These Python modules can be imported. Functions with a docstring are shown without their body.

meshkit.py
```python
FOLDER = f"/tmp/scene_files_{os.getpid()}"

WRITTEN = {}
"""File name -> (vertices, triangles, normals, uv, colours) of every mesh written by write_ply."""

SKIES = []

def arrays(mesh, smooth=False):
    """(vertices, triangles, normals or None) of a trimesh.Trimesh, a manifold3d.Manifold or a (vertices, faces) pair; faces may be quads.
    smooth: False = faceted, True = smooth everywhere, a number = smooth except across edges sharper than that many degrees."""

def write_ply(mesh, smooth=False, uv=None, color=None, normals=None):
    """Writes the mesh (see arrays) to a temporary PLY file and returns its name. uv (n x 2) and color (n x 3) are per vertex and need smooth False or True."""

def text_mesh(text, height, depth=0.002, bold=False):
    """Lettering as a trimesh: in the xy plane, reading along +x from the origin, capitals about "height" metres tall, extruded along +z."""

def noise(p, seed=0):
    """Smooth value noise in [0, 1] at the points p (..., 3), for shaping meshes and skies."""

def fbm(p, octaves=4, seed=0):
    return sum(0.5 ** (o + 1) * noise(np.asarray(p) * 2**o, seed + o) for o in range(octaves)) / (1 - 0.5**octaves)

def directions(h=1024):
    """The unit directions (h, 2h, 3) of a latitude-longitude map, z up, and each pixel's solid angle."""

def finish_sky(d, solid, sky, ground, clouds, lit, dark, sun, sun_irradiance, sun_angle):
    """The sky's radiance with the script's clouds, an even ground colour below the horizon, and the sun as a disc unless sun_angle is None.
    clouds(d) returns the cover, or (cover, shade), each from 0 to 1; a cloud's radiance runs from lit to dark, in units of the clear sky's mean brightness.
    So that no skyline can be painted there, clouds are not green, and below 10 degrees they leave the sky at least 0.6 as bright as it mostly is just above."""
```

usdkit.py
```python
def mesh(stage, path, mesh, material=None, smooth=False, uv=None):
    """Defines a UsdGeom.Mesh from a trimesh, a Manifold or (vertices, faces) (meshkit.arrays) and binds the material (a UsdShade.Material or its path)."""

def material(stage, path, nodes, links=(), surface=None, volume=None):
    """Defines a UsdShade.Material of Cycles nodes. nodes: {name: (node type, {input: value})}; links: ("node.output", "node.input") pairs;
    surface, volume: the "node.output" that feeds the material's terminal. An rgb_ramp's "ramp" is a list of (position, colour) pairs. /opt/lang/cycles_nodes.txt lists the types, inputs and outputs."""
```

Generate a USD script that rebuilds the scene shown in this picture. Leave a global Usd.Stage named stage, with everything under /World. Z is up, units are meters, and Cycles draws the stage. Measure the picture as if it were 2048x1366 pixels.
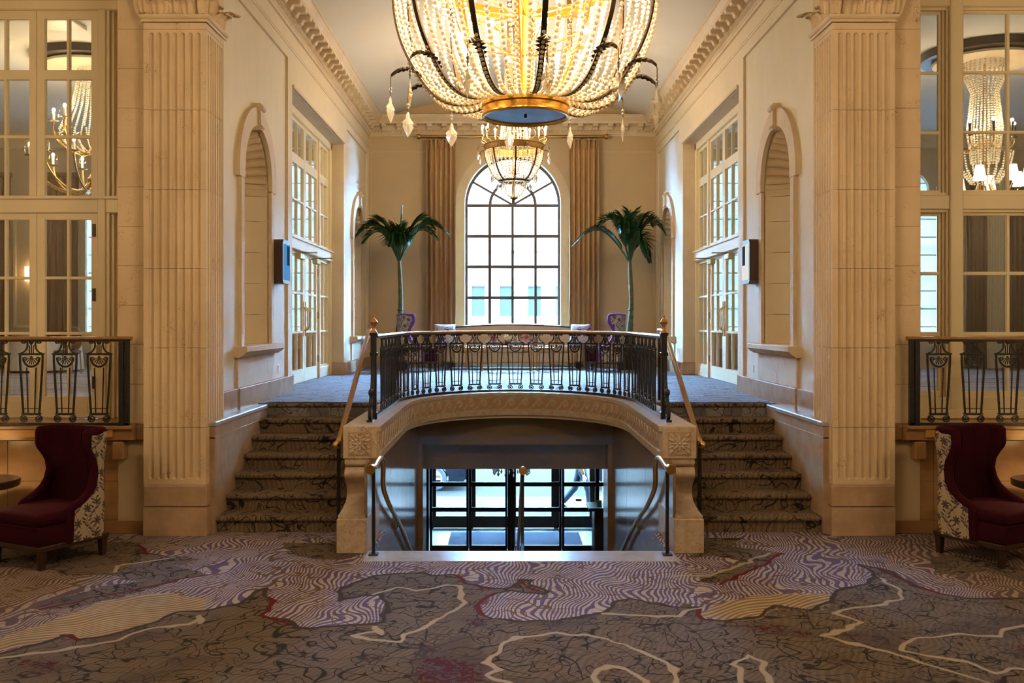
import math, random
import numpy as np, trimesh, shapely, usdkit, meshkit
import manifold3d as m3
from shapely.geometry import Polygon, LineString, box as sbox, Point
from shapely.ops import unary_union
from pxr import Usd, UsdGeom, UsdLux, UsdShade, Sdf, Gf, Vt
stage = Usd.Stage.CreateInMemory()
UsdGeom.SetStageUpAxis(stage, 'Z'); UsdGeom.SetStageMetersPerUnit(stage, 1.0)
UsdGeom.Xform.Define(stage, '/World'); UsdGeom.Scope.Define(stage, '/World/Looks')
PI = math.pi
# ---------------------------------------------------------------- camera, sky, exposure
EYE = 2.22
cam = UsdGeom.Camera.Define(stage, '/World/camera')
cam.AddTranslateOp().Set((-0.13, 0, EYE)); cam.AddRotateXOp().Set(90.0)
cam.CreateHorizontalApertureAttr(36.0); cam.CreateVerticalApertureAttr(36.0 * 1366 / 2048)
cam.CreateFocalLengthAttr(1875 / 2048 * 36.0)
cam.CreateHorizontalApertureOffsetAttr(10.5 / 2048 * 36); cam.CreateVerticalApertureOffsetAttr(-38 / 2048 * 36)
cam.CreateClippingRangeAttr(Gf.Vec2f(0.1, 500))
cam.CreateExposureAttr(0.42)
SKY = 76.0                                   # overcast daylight
dome = UsdLux.DomeLight.Define(stage, '/World/sky')
dome.CreateIntensityAttr(SKY); dome.CreateColorAttr(Gf.Vec3f(0.245, 0.535, 1.0))
BULB = 1000.0                                # radiance of a chandelier bulb
WARM = (1.0, 0.73, 0.435)
# ---------------------------------------------------------------- helpers: meshes are (vertices, triangles)
def cat(ms):
    ms = [m for m in ms if m is not None and len(m[0])]
    n = 0; V = []; F = []
    for v, f in ms:
        V.append(np.asarray(v, float)); F.append(np.asarray(f, int) + n); n += len(v)
    return np.vstack(V), np.vstack(F)
def tri(m):
    if hasattr(m, 'to_mesh'):
        q = m.to_mesh(); return np.array(q.vert_properties[:, :3], float), np.array(q.tri_verts, int)
    return np.array(m.vertices, float), np.array(m.faces, int)
def mv(m, t=(0, 0, 0), rx=0, ry=0, rz=0, s=1.0):
    v = np.asarray(m[0], float) * np.asarray(s, float)
    for ang, ax in ((rx, 0), (ry, 1), (rz, 2)):
        if ang:
            c, sn = math.cos(ang), math.sin(ang); i, j = [(1, 2), (2, 0), (0, 1)][ax]
            v = v.copy(); a, b = v[:, i].copy(), v[:, j].copy()
            v[:, i] = a * c - b * sn; v[:, j] = a * sn + b * c
    f = m[1]
    if np.prod(np.broadcast_to(s, 3)) < 0: f = np.asarray(f)[:, ::-1]
    return v + np.asarray(t, float), f
def mirror(m, s=-1): return m if s > 0 else mv(m, s=(-1, 1, 1))
BF = np.array([[0, 2, 1], [0, 3, 2], [4, 5, 6], [4, 6, 7], [0, 1, 5], [0, 5, 4], [1, 2, 6], [1, 6, 5], [2, 3, 7], [2, 7, 6], [3, 0, 4], [3, 4, 7]])
def box(x0, x1, y0, y1, z0, z1, b=0):
    x0, x1 = min(x0, x1), max(x0, x1); y0, y1 = min(y0, y1), max(y0, y1)
    if b:
        p = []
        for sx in (0, 1):
            for sy in (0, 1):
                for sz in (0, 1):
                    c = [(x0, x1)[sx], (y0, y1)[sy], (z0, z1)[sz]]; d = [b * (1 - 2 * sx), b * (1 - 2 * sy), b * (1 - 2 * sz)]
                    for k in range(3): p.append([c[q] + (d[q] if q != k else 0) for q in range(3)])
        return tri(m3.Manifold.hull_points(np.array(p, float)))
    return np.array([[x0, y0, z0], [x1, y0, z0], [x1, y1, z0], [x0, y1, z0], [x0, y0, z1], [x1, y0, z1], [x1, y1, z1], [x0, y1, z1]], float), BF
def grid_faces(nu, nv, cu=False, cv=False):
    F = []
    iu = np.arange(nu if cu else nu - 1); iv = np.arange(nv if cv else nv - 1)
    a, b = np.meshgrid(iu, iv, indexing='ij'); a = a.ravel(); b = b.ravel()
    a1 = (a + 1) % nu; b1 = (b + 1) % nv
    q = np.stack([a * nv + b, a1 * nv + b, a1 * nv + b1, a * nv + b1], 1)
    return np.vstack([q[:, [0, 1, 2]], q[:, [0, 2, 3]]])
def lathe(prof, n=24, a0=0.0, a1=2 * PI, c=(0, 0, 0)):
    full = abs(a1 - a0 - 2 * PI) < 1e-6
    A = np.linspace(a0, a1, n, endpoint=not full)
    p = np.asarray(prof, float)
    V = np.stack([np.outer(np.cos(A), p[:, 0]), np.outer(np.sin(A), p[:, 0]), np.tile(p[:, 1], (len(A), 1))], -1).reshape(-1, 3)
    return V + np.asarray(c, float), grid_faces(len(A), len(p), cu=full)
def rings(R, closed=True, caps=True):
    R = np.asarray(R, float); k, n = R.shape[:2]
    V = R.reshape(-1, 3); F = grid_faces(k, n, cv=closed)
    if caps:
        c0, c1 = R[0].mean(0), R[-1].mean(0); i = len(V); V = np.vstack([V, c0, c1]); j = np.arange(n); j1 = (j + 1) % n
        F = np.vstack([F, np.stack([np.full(n, i), j, j1], 1), np.stack([np.full(n, i + 1), (k - 1) * n + j1, (k - 1) * n + j], 1)])
    return V, F[:, ::-1]
def frames(P, closed=False):
    P = np.asarray(P, float)
    T = (np.roll(P, -1, 0) - np.roll(P, 1, 0)) if closed else np.gradient(P, axis=0)
    T /= np.maximum(np.linalg.norm(T, axis=1, keepdims=True), 1e-9)
    u = np.array([0, 0, 1.0]) if abs(T[0][2]) < .9 else np.array([1.0, 0, 0])
    U = []
    for t in T:
        u = u - t * (u @ t); u /= max(np.linalg.norm(u), 1e-9); U.append(u)
    U = np.array(U); return T, U, np.cross(T, U)
def tube(P, r, n=6, closed=False, caps=True, sx=1.0):
    P = np.asarray(P, float); T, U, B = frames(P, closed)
    r = np.broadcast_to(np.asarray(r, float), len(P)); a = np.arange(n) * 2 * PI / n + (PI / 4 if n == 4 else 0)
    R = P[:, None] + r[:, None, None] * (np.cos(a)[None, :, None] * U[:, None] * sx + np.sin(a)[None, :, None] * B[:, None])
    if closed: R = np.concatenate([R, R[:1]]); caps = False
    return rings(R, caps=caps)
def bar(P, w, t):
    """flat bar along a path in the xz plane (y=0): w in the plane, t across"""
    P = np.asarray(P, float); T = np.gradient(P, axis=0); T /= np.maximum(np.linalg.norm(T, axis=1, keepdims=True), 1e-9)
    N = np.stack([-T[:, 1], T[:, 0]], 1); w = np.broadcast_to(np.asarray(w, float), len(P))[:, None] / 2
    a, b = P + N * w, P - N * w
    def at(q, y): return np.stack([q[:, 0], np.full(len(q), y), q[:, 1]], 1)
    return rings(np.stack([at(a, -t / 2), at(b, -t / 2), at(b, t / 2), at(a, t / 2)], 1))
def extr(poly, h):
    ms = []
    for g in getattr(poly, 'geoms', [poly]):
        if g.area > 1e-9: ms.append(tri(trimesh.creation.extrude_polygon(g, h, engine='earcut')))
    return cat(ms)
def ex_z(poly, z0, z1): return mv(extr(poly, z1 - z0), (0, 0, z0))
def ex_y(poly, y0, y1):                      # polygon in (x, z)
    v, f = extr(poly, y1 - y0); return np.stack([v[:, 0], y1 - v[:, 2], v[:, 1]], 1), f
def ex_x(poly, x0, x1):                      # polygon in (y, z)
    v, f = extr(poly, x1 - x0); return np.stack([x0 + v[:, 2], v[:, 0], v[:, 1]], 1), f
def sweep(prof, path, closed=False):
    """profile (u, z) swept along an xy path with mitres, u to the left of the path"""
    P = np.asarray(path, float); n = len(P); D = np.diff(np.vstack([P, P[:1]]) if closed else P, axis=0); D /= np.linalg.norm(D, axis=1, keepdims=True)
    N = np.stack([-D[:, 1], D[:, 0]], 1); O = []
    for i in range(n):
        a = N[i - 1] if (closed or i > 0) else N[0]; b = N[i % len(N)] if (closed or i < n - 1) else N[-1]
        m = a + b; m /= max(m @ m / 2, 1e-6); O.append(m)
    O = np.array(O); p = np.asarray(prof, float)
    R = np.stack([np.stack([P[i][0] + O[i][0] * p[:, 0], P[i][1] + O[i][1] * p[:, 0], p[:, 1]], 1) for i in range(n)])
    if closed: R = np.concatenate([R, R[:1]])
    v, f = rings(R, caps=False)
    if not closed:
        v2, t2 = trimesh.creation.triangulate_polygon(Polygon(p), engine='earcut')
        k = len(p)
        if len(v2) == k:
            idx = [int(np.argmin(((p - q) ** 2).sum(1))) for q in v2]; t2 = np.array(idx)[t2]
            f = np.vstack([f, t2, t2[:, ::-1] + (n - 1) * k])
    tm = trimesh.Trimesh(v, f, process=False)
    if tm.is_watertight and tm.volume < 0: f = f[:, ::-1]
    return v, f
def spiral(c, r0, r1, a0, a1, n=14):
    t = np.linspace(0, 1, n); r = r0 + (r1 - r0) * t; a = a0 + (a1 - a0) * t
    return np.stack([c[0] + r * np.cos(a), c[1] + r * np.sin(a)], 1)
def sph(c, r, sub=2, s=(1, 1, 1)):
    m = trimesh.creation.icosphere(sub, 1.0); return np.array(m.vertices) * r * np.asarray(s) + np.asarray(c, float), np.array(m.faces)
def cyl(c, r, z0, z1, n=16): return lathe([(0, z0), (r, z0), (r, z1), (0, z1)], n, c=(c[0], c[1], 0))
def curve(pts, n=24):
    from scipy.interpolate import CubicSpline
    p = np.asarray(pts, float); t = np.r_[0, np.cumsum(np.linalg.norm(np.diff(p, axis=0), axis=1))]
    return CubicSpline(t, p)(np.linspace(0, t[-1], n))
# ---------------------------------------------------------------- scene tree
COUNT = {}; LOC = {}
def newpath(name, parent=None):
    base = parent or '/World'; k = COUNT.get((base, name), 0); COUNT[(base, name)] = k + 1
    return f'{base}/{name}' + (f'_{k:03d}' if k else '')
def tag(path, label=None, cat=None, group=None, kind=None):
    p = stage.GetPrimAtPath(path)
    for k, v in (('label', label), ('category', cat), ('group', group), ('kind', kind)):
        if v: p.SetCustomDataByKey(k, v)
    return path
def thing(name, label, cat, loc=(0, 0, 0), rz=0, group=None, kind=None):
    path = newpath(name); x = UsdGeom.Xform.Define(stage, path)
    x.AddTranslateOp().Set(tuple(map(float, loc))); x.AddRotateZOp().Set(math.degrees(rz)); LOC[path] = (np.array(loc, float), rz)
    return tag(path, label, cat, group, kind)
def base_of(path):
    while path and path not in LOC: path = path.rpartition('/')[0]
    return LOC.get(path, (np.zeros(3), 0))
def obj(name, mesh, mat, parent=None, smooth=35, local=False, label=None, kind=None, prim=None):
    """one Mesh prim; world coordinates are made relative to the thing's base unless local"""
    path = newpath(name, parent); v, f = np.asarray(mesh[0], float), mesh[1]
    if parent and not local:
        l, rz = base_of(parent); v = mv((v - l, f), rz=-rz)[0]
    m = usdkit.mesh(stage, path, (v, f), MAT[mat], smooth)
    if prim:
        for k, a in prim.items(): UsdGeom.PrimvarsAPI(m).CreatePrimvar(k, Sdf.ValueTypeNames.FloatArray, 'vertex').Set(Vt.FloatArray.FromNumpy(np.asarray(a, np.float32)))
    if label or kind: tag(path, label, kind=kind)
    return path
def top(name, mesh, mat, label, cat, group=None, kind=None, smooth=35, prim=None):
    return tag(obj(name, mesh, mat, None, smooth, prim=prim), label, cat, group, kind)
def struct(name, mesh, mat, label, cat, smooth=35, prim=None): return top(name, mesh, mat, label, cat, None, 'structure', smooth, prim)
def dup(src, label, loc, rz=0, group=None):
    was = stage.GetPrimAtPath(src).GetCustomData()
    name = src.rpartition('/')[2]; name = name[:-4] if name[-4:-3] == '_' and name[-3:].isdigit() else name
    r = thing(name, label, was['category'], loc, rz, group or was.get('group'))
    p = stage.GetPrimAtPath(r); p.GetReferences().AddInternalReference(src); p.SetInstanceable(True); return r
# ---------------------------------------------------------------- materials
MAT = {}
def mat(name, nodes, links, surface='p.BSDF'):
    MAT[name] = usdkit.material(stage, '/World/Looks/' + name, nodes, links, surface); return name
def simple(name, col, rough=.5, metal=0.0, var=None, bump=None, world=False, pits=None, **kw):
    """var (scale, second colour, contrast low, high); bump (scale, distance); pits (scale, colour, threshold)"""
    N = {'p': ('principled_bsdf', {'base_color': col, 'roughness': rough, 'metallic': metal, **kw})}; L = []
    if var or bump or pits:
        if world: N['g'] = ('geometry', {}); src = 'g.position'
        else: N['g'] = ('texture_coordinate', {}); src = 'g.object'
    last = None
    if var:
        sc = var[0] if np.ndim(var[0]) else (var[0],) * 3
        N['mp'] = ('mapping', {'scale': sc}); N['n'] = ('noise_texture', {'scale': 1.0, 'detail': 4.0, 'roughness': .6})
        N['r'] = ('rgb_ramp', {'ramp': [(var[2], col), (var[3], var[1])]})
        L += [(src, 'mp.vector'), ('mp.vector', 'n.vector'), ('n.fac', 'r.fac')]; last = 'r.color'
    if pits:
        N['pn'] = ('noise_texture', {'scale': pits[0], 'detail': 3.0, 'roughness': .65}); N['pm'] = ('noise_texture', {'scale': pits[0] * .035, 'detail': 3.0, 'roughness': .7})
        N['pa'] = ('math', {'math_type': 'multiply'}); N['pr'] = ('map_range', {'from_min': pits[2], 'from_max': pits[2] + .05, 'to_min': 0.0, 'to_max': 1.0, 'clamp': True})
        N['px'] = ('mix', {'mix_type': 'mix', 'color1': col, 'color2': pits[1]})
        L += [(src, 'pn.vector'), (src, 'pm.vector'), ('pn.fac', 'pa.value1'), ('pm.fac', 'pa.value2'), ('pa.value', 'pr.value'), ('pr.result', 'px.fac')]
        if last: L.append((last, 'px.color1'))
        last = 'px.color'
    if last: L.append((last, 'p.base_color'))
    if bump:
        sc = bump[0] if np.ndim(bump[0]) else (bump[0],) * 3
        N['bm'] = ('mapping', {'scale': sc}); N['bn'] = ('noise_texture', {'scale': 1.0, 'detail': 3.0}); N['b'] = ('bump', {'strength': .6, 'distance': bump[1]})
        L += [(src, 'bm.vector'), ('bm.vector', 'bn.vector'), ('bn.fac', 'b.height'), ('b.normal', 'p.normal')]
        if pits: pass
    return mat(name, N, L)
CREAM = (0.70, 0.58, 0.40)
simple('stone', (0.66, 0.52, 0.34), .62, var=(1.7, (0.58, 0.44, 0.28), .35, .7), pits=(105.0, (0.30, 0.19, 0.10), .350), bump=(60, .0015), world=True)
simple('stone_smooth', (0.68, 0.55, 0.37), .55, var=(2.2, (0.60, 0.47, 0.30), .35, .7), bump=(90, .001), world=True)
simple('plaster', (0.72, 0.61, 0.43), .6, var=(1.2, (0.67, 0.56, 0.39), .35, .7), bump=((220, 220, 40), .0012), world=True)
simple('plaster_backlit', (0.56, 0.42, 0.25), .6, var=(1.2, (0.52, 0.385, 0.225), .35, .7), bump=((220, 220, 40), .0012), world=True)  # darker, browner plaster: shade of the backlit wall put into its colour
simple('canvas', (0.71, 0.625, 0.46), .55, var=((3, 3, 1.5), (0.66, 0.575, 0.41), .3, .75), bump=((160, 160, 22), .002), world=True)
simple('ceiling_paint', (0.76, 0.75, 0.70), .7, world=True, var=(.6, (0.76, 0.72, 0.62), .3, .7))
simple('paint_cream', (0.76, 0.66, 0.45), .35)
simple('marble_pink', (0.46, 0.32, 0.21), .28, var=(5, (0.36, 0.24, 0.15), .35, .65), world=True)
simple('marble_warm', (0.31, 0.175, 0.075), .22, var=((3, 3, 4), (0.24, 0.135, 0.06), .35, .68), world=True)
simple('marble_dark', (0.26, 0.18, 0.12), .14, specular_ior_level=.4, var=(4, (0.22, 0.16, 0.10), .35, .65), world=True)
simple('marble_floor', (0.40, 0.39, 0.40), .22, var=(6, (0.32, 0.31, 0.31), .35, .65), world=True)
simple('pedestal_stone', (0.52, 0.425, 0.33), .3, var=(14, (0.40, 0.31, 0.22), .38, .66), pits=(60, (0.25, 0.16, 0.1), .36))
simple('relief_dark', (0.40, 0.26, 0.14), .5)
simple('joint', (0.42, 0.32, 0.20), .9)
simple('brass', (0.78, 0.50, 0.17), .24, 1.0)
simple('brass_old', (0.50, 0.30, 0.10), .32, 1.0)
simple('copper', (0.72, 0.36, 0.15), .28, 1.0)
simple('iron', (0.0075, 0.0085, 0.011), .28, var=(40, (0.018, 0.019, 0.023), .3, .7), bump=(70, .002))
simple('bronze', (0.055, 0.035, 0.018), .4, .6)
simple('wood_rail', (0.29, 0.155, 0.048), .22, var=((30, 4, 30), (0.24, 0.12, 0.038), .3, .7), coat_weight=.3)
simple('wood_dark', (0.045, 0.022, 0.014), .3, var=((40, 40, 6), (0.025, 0.012, 0.008), .3, .7))
simple('wood_table', (0.45, 0.22, 0.05), .3, var=((6, 30, 30), (0.34, 0.15, 0.03), .3, .7))
simple('black_metal', (0.020, 0.018, 0.016), .35, .3)
simple('window_bronze', (0.035, 0.022, 0.022), .4)
simple('door_metal', (0.030, 0.024, 0.018), .32, .4)
simple('velvet', (0.030, 0.0022, 0.0075), .9, specular_ior_level=.1, sheen_weight=.06, sheen_tint=(.8, .1, .2), var=(60, (0.023, 0.0018, 0.006), .3, .7))
simple('velvet_purple', (0.10, 0.03, 0.24), .8, sheen_weight=.2, sheen_tint=(.5, .3, .9))
simple('linen', (0.50, 0.36, 0.22), .85, bump=(300, .001))
simple('white_cloth', (0.75, 0.72, 0.66), .85)
simple('curtain', (0.47, 0.28, 0.105), .6, sheen_weight=.25, var=((40, 40, 6), (0.38, 0.215, 0.075), .3, .7), bump=((240, 240, 8), .002))
simple('curtain_brown', (0.17, 0.09, 0.04), .7, var=((30, 30, 2), (0.13, 0.068, 0.03), .3, .7))
simple('leaf', (0.020, 0.075, 0.018), .32, var=(5, (0.012, 0.045, 0.012), .3, .7))
simple('palm_trunk', (0.06, 0.09, 0.03), .6, var=((4, 4, 10), (0.14, 0.115, 0.065), .4, .65), specular_ior_level=.15)
simple('pot', (0.03, 0.02, 0.016), .4)
simple('plastic_white', (0.75, 0.70, 0.60), .4)
simple('kiosk_body', (0.055, 0.026, 0.015), .4)
simple('closer_metal', (0.52, 0.38, 0.16), .35, .9)
simple('tile_entrance', (0.13, 0.125, 0.115), .3, var=(6, (0.11, 0.105, 0.1), .35, .65), world=True)
simple('mat_blue', (0.022, 0.020, 0.028), 1.0, specular_ior_level=.05, bump=(200, .004))
simple('sidewalk', (0.030, 0.021, 0.016), 1.0, specular_ior_level=.03, var=(3, (0.024, 0.0165, 0.0125), .3, .7))
simple('asphalt', (0.0155, 0.0115, 0.0085), 1.0, specular_ior_level=.03, var=(20, (0.011, 0.0082, 0.0062), .3, .7))
simple('car_paint', (0.0012, 0.001, 0.0022), .6, specular_ior_level=.06)
simple('tyre', (0.015, 0.015, 0.016), .8)
simple('alloy', (0.55, 0.56, 0.58), .3, .9)
simple('tail_light', (0.5, 0.01, 0.03), .2)
simple('limestone', (0.34, 0.29, 0.23), .8, var=(.8, (0.31, 0.26, 0.20), .3, .7))
simple('window_blue', (0.0065, 0.0095, 0.0088), .5, specular_ior_level=.2)
simple('denim', (0.012, 0.013, 0.016), 1.0, specular_ior_level=.03)
simple('jacket', (0.10, 0.055, 0.02), 1.0, specular_ior_level=.03)
simple('skin', (0.55, 0.34, 0.25), .5)
simple('hair', (0.04, 0.025, 0.015), .6)
simple('wall_room', (0.56, 0.45, 0.30), .6)
simple('beam_shaded', (0.20, 0.135, 0.08), .5, world=True, var=(2, (0.17, 0.115, 0.07), .3, .7))  # darkened brown, shade under the landing put into the colour
simple('mirror_blue', (0.42, 0.66, 0.80), .12, .9, var=(3, (0.22, 0.36, 0.44), .35, .65), world=False)
simple('gold_leaf', (0.80, 0.48, 0.10), .3, 1.0, bump=(60, .004))
simple('card', (0.8, 0.72, 0.5), .6)
simple('flower_white', (0.82, 0.76, 0.62), .7)
simple('bead_glass', (1.0, 0.90, 0.70), .08, transmission_weight=.45, ior=1.5, subsurface_weight=0.0)
simple('crystal', (1.0, 0.98, 0.94), .02, transmission_weight=.8, ior=1.55)
simple('vase_glass', (0.85, 0.95, 0.97), .02, transmission_weight=.9)
mat('glass_pane', {'t': ('transparent_bsdf', {'color': (.97, .99, .98)}), 'gl': ('glossy_bsdf', {'color': (1, 1, 1), 'roughness': .0}), 'f': ('layer_weight', {'blend': .5}), 'w': ('math', {'math_type': 'power', 'value2': 4.0}), 'k': ('math', {'math_type': 'multiply_add', 'value2': .40, 'value3': .035}), 'm': ('mix_closure', {})},
    [('f.facing', 'w.value1'), ('w.value', 'k.value1'), ('k.value', 'm.fac'), ('t.BSDF', 'm.closure1'), ('gl.BSDF', 'm.closure2')], 'm.closure')
mat('roller_shade', {'d': ('diffuse_bsdf', {'color': (.75, .75, .75)}), 't': ('translucent_bsdf', {'color': (.75, .75, .75)}), 'm': ('mix_closure', {'fac': .7})}, [('d.BSDF', 'm.closure1'), ('t.BSDF', 'm.closure2')], 'm.closure')
def emit(name, col, k): return mat(name, {'e': ('emission', {'color': col, 'strength': k})}, [], 'e.emission')
emit('bulb', WARM, BULB); emit('bulb_small', WARM, BULB * .46); emit('bulb_room', WARM, BULB * .34); emit('shade_glow', (1.0, .62, .25), 6.0); emit('screen', (.12, .38, .75), .55); emit('screen_dark', (.02, .06, .12), .5)
emit('shade_white', (1.0, .80, .55), 7.0)
# ================================================================ carpets
def squiggle(N, L, src, pre, w=.011, sc=3.4):
    """thin drawn curves: contours of two smooth noises; returns the node output (1 on a line)"""
    outs = []
    for i, (k, lv) in enumerate(((sc, .5), (sc * 1.45, .44), (sc * .8, .57), (sc * 1.25, .58))):
        q = f'{pre}{i}'
        N[q + 'n'] = ('noise_texture', {'scale': k, 'detail': .7, 'roughness': .4, 'distortion': 1.1})
        N[q + 's'] = ('math', {'math_type': 'subtract', 'value2': lv}); N[q + 'a'] = ('math', {'math_type': 'absolute'})
        N[q + 'm'] = ('map_range', {'from_min': w * .55, 'from_max': w * 1.3, 'to_min': 1.0, 'to_max': 0.0, 'clamp': True})
        L += [(src, q + 'n.vector'), (q + 'n.fac', q + 's.value1'), (q + 's.value', q + 'a.value1'), (q + 'a.value', q + 'm.value')]
        outs.append(q + 'm.result')
    cur = outs[0]
    for i, o in enumerate(outs[1:]):
        N[f'{pre}x{i}'] = ('math', {'math_type': 'maximum'}); L += [(cur, f'{pre}x{i}.value1'), (o, f'{pre}x{i}.value2')]; cur = f'{pre}x{i}.value'
    return cur
def mixc(N, L, name, fac, a, b):
    N[name] = ('mix', {'mix_type': 'mix'})
    for k, v in (('fac', fac), ('color1', a), ('color2', b)):
        if isinstance(v, str): L.append((v, f'{name}.{k}'))
        else: N[name][1][k] = v
    return name + '.color'
def waves(N, L, src, name, scale, dist, lo, hi, c1, c2, rot=0.0, sq=(1, 1, 1)):
    N[name + 'v'] = ('mapping', {'rotation': (0, 0, rot), 'scale': sq})
    N[name] = ('wave_texture', {'wave_type': 'bands', 'bands_direction': 'x', 'scale': scale, 'distortion': dist, 'detail': 1.2, 'detail_scale': .26, 'detail_roughness': .45})
    N[name + 'r'] = ('rgb_ramp', {'ramp': [(lo, c1), (hi, c2)]}); N[name + 'q'] = ('noise_texture', {'scale': 5.0, 'detail': 1.0}); N[name + 'k'] = ('math', {'math_type': 'multiply_add', 'value2': .9, 'value3': -.45}); N[name + 'j'] = ('math', {'math_type': 'add'})
    L += [(src, name + 'v.vector'), (name + 'v.vector', name + '.vector'), (src, name + 'q.vector'), (name + 'q.fac', name + 'k.value1'), (name + 'k.value', name + 'j.value1'), (name + '.fac', name + 'j.value2'), (name + 'j.value', name + 'r.fac')]
    return name + 'r.color'
TAUPE, TAUPE2, INK = (0.130, 0.098, 0.072), (0.096, 0.076, 0.066), (0.020, 0.016, 0.015)
def carpet_base(N, L, src, k=1.0):
    a = waves(N, L, src, 'tw', 7.0, 22.0, .35, .6, tuple(k * c for c in TAUPE), tuple(k * c for c in TAUPE2), .5)
    return a
def attr(N, L, a, lo, hi, t0, t1):
    N['at_' + a] = ('attribute', {'attribute': a}); N['am_' + a] = ('map_range', {'from_min': lo, 'from_max': hi, 'to_min': t0, 'to_max': t1, 'clamp': True})
    L.append((f'at_{a}.fac', f'am_{a}.value')); return f'am_{a}.result'
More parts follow.
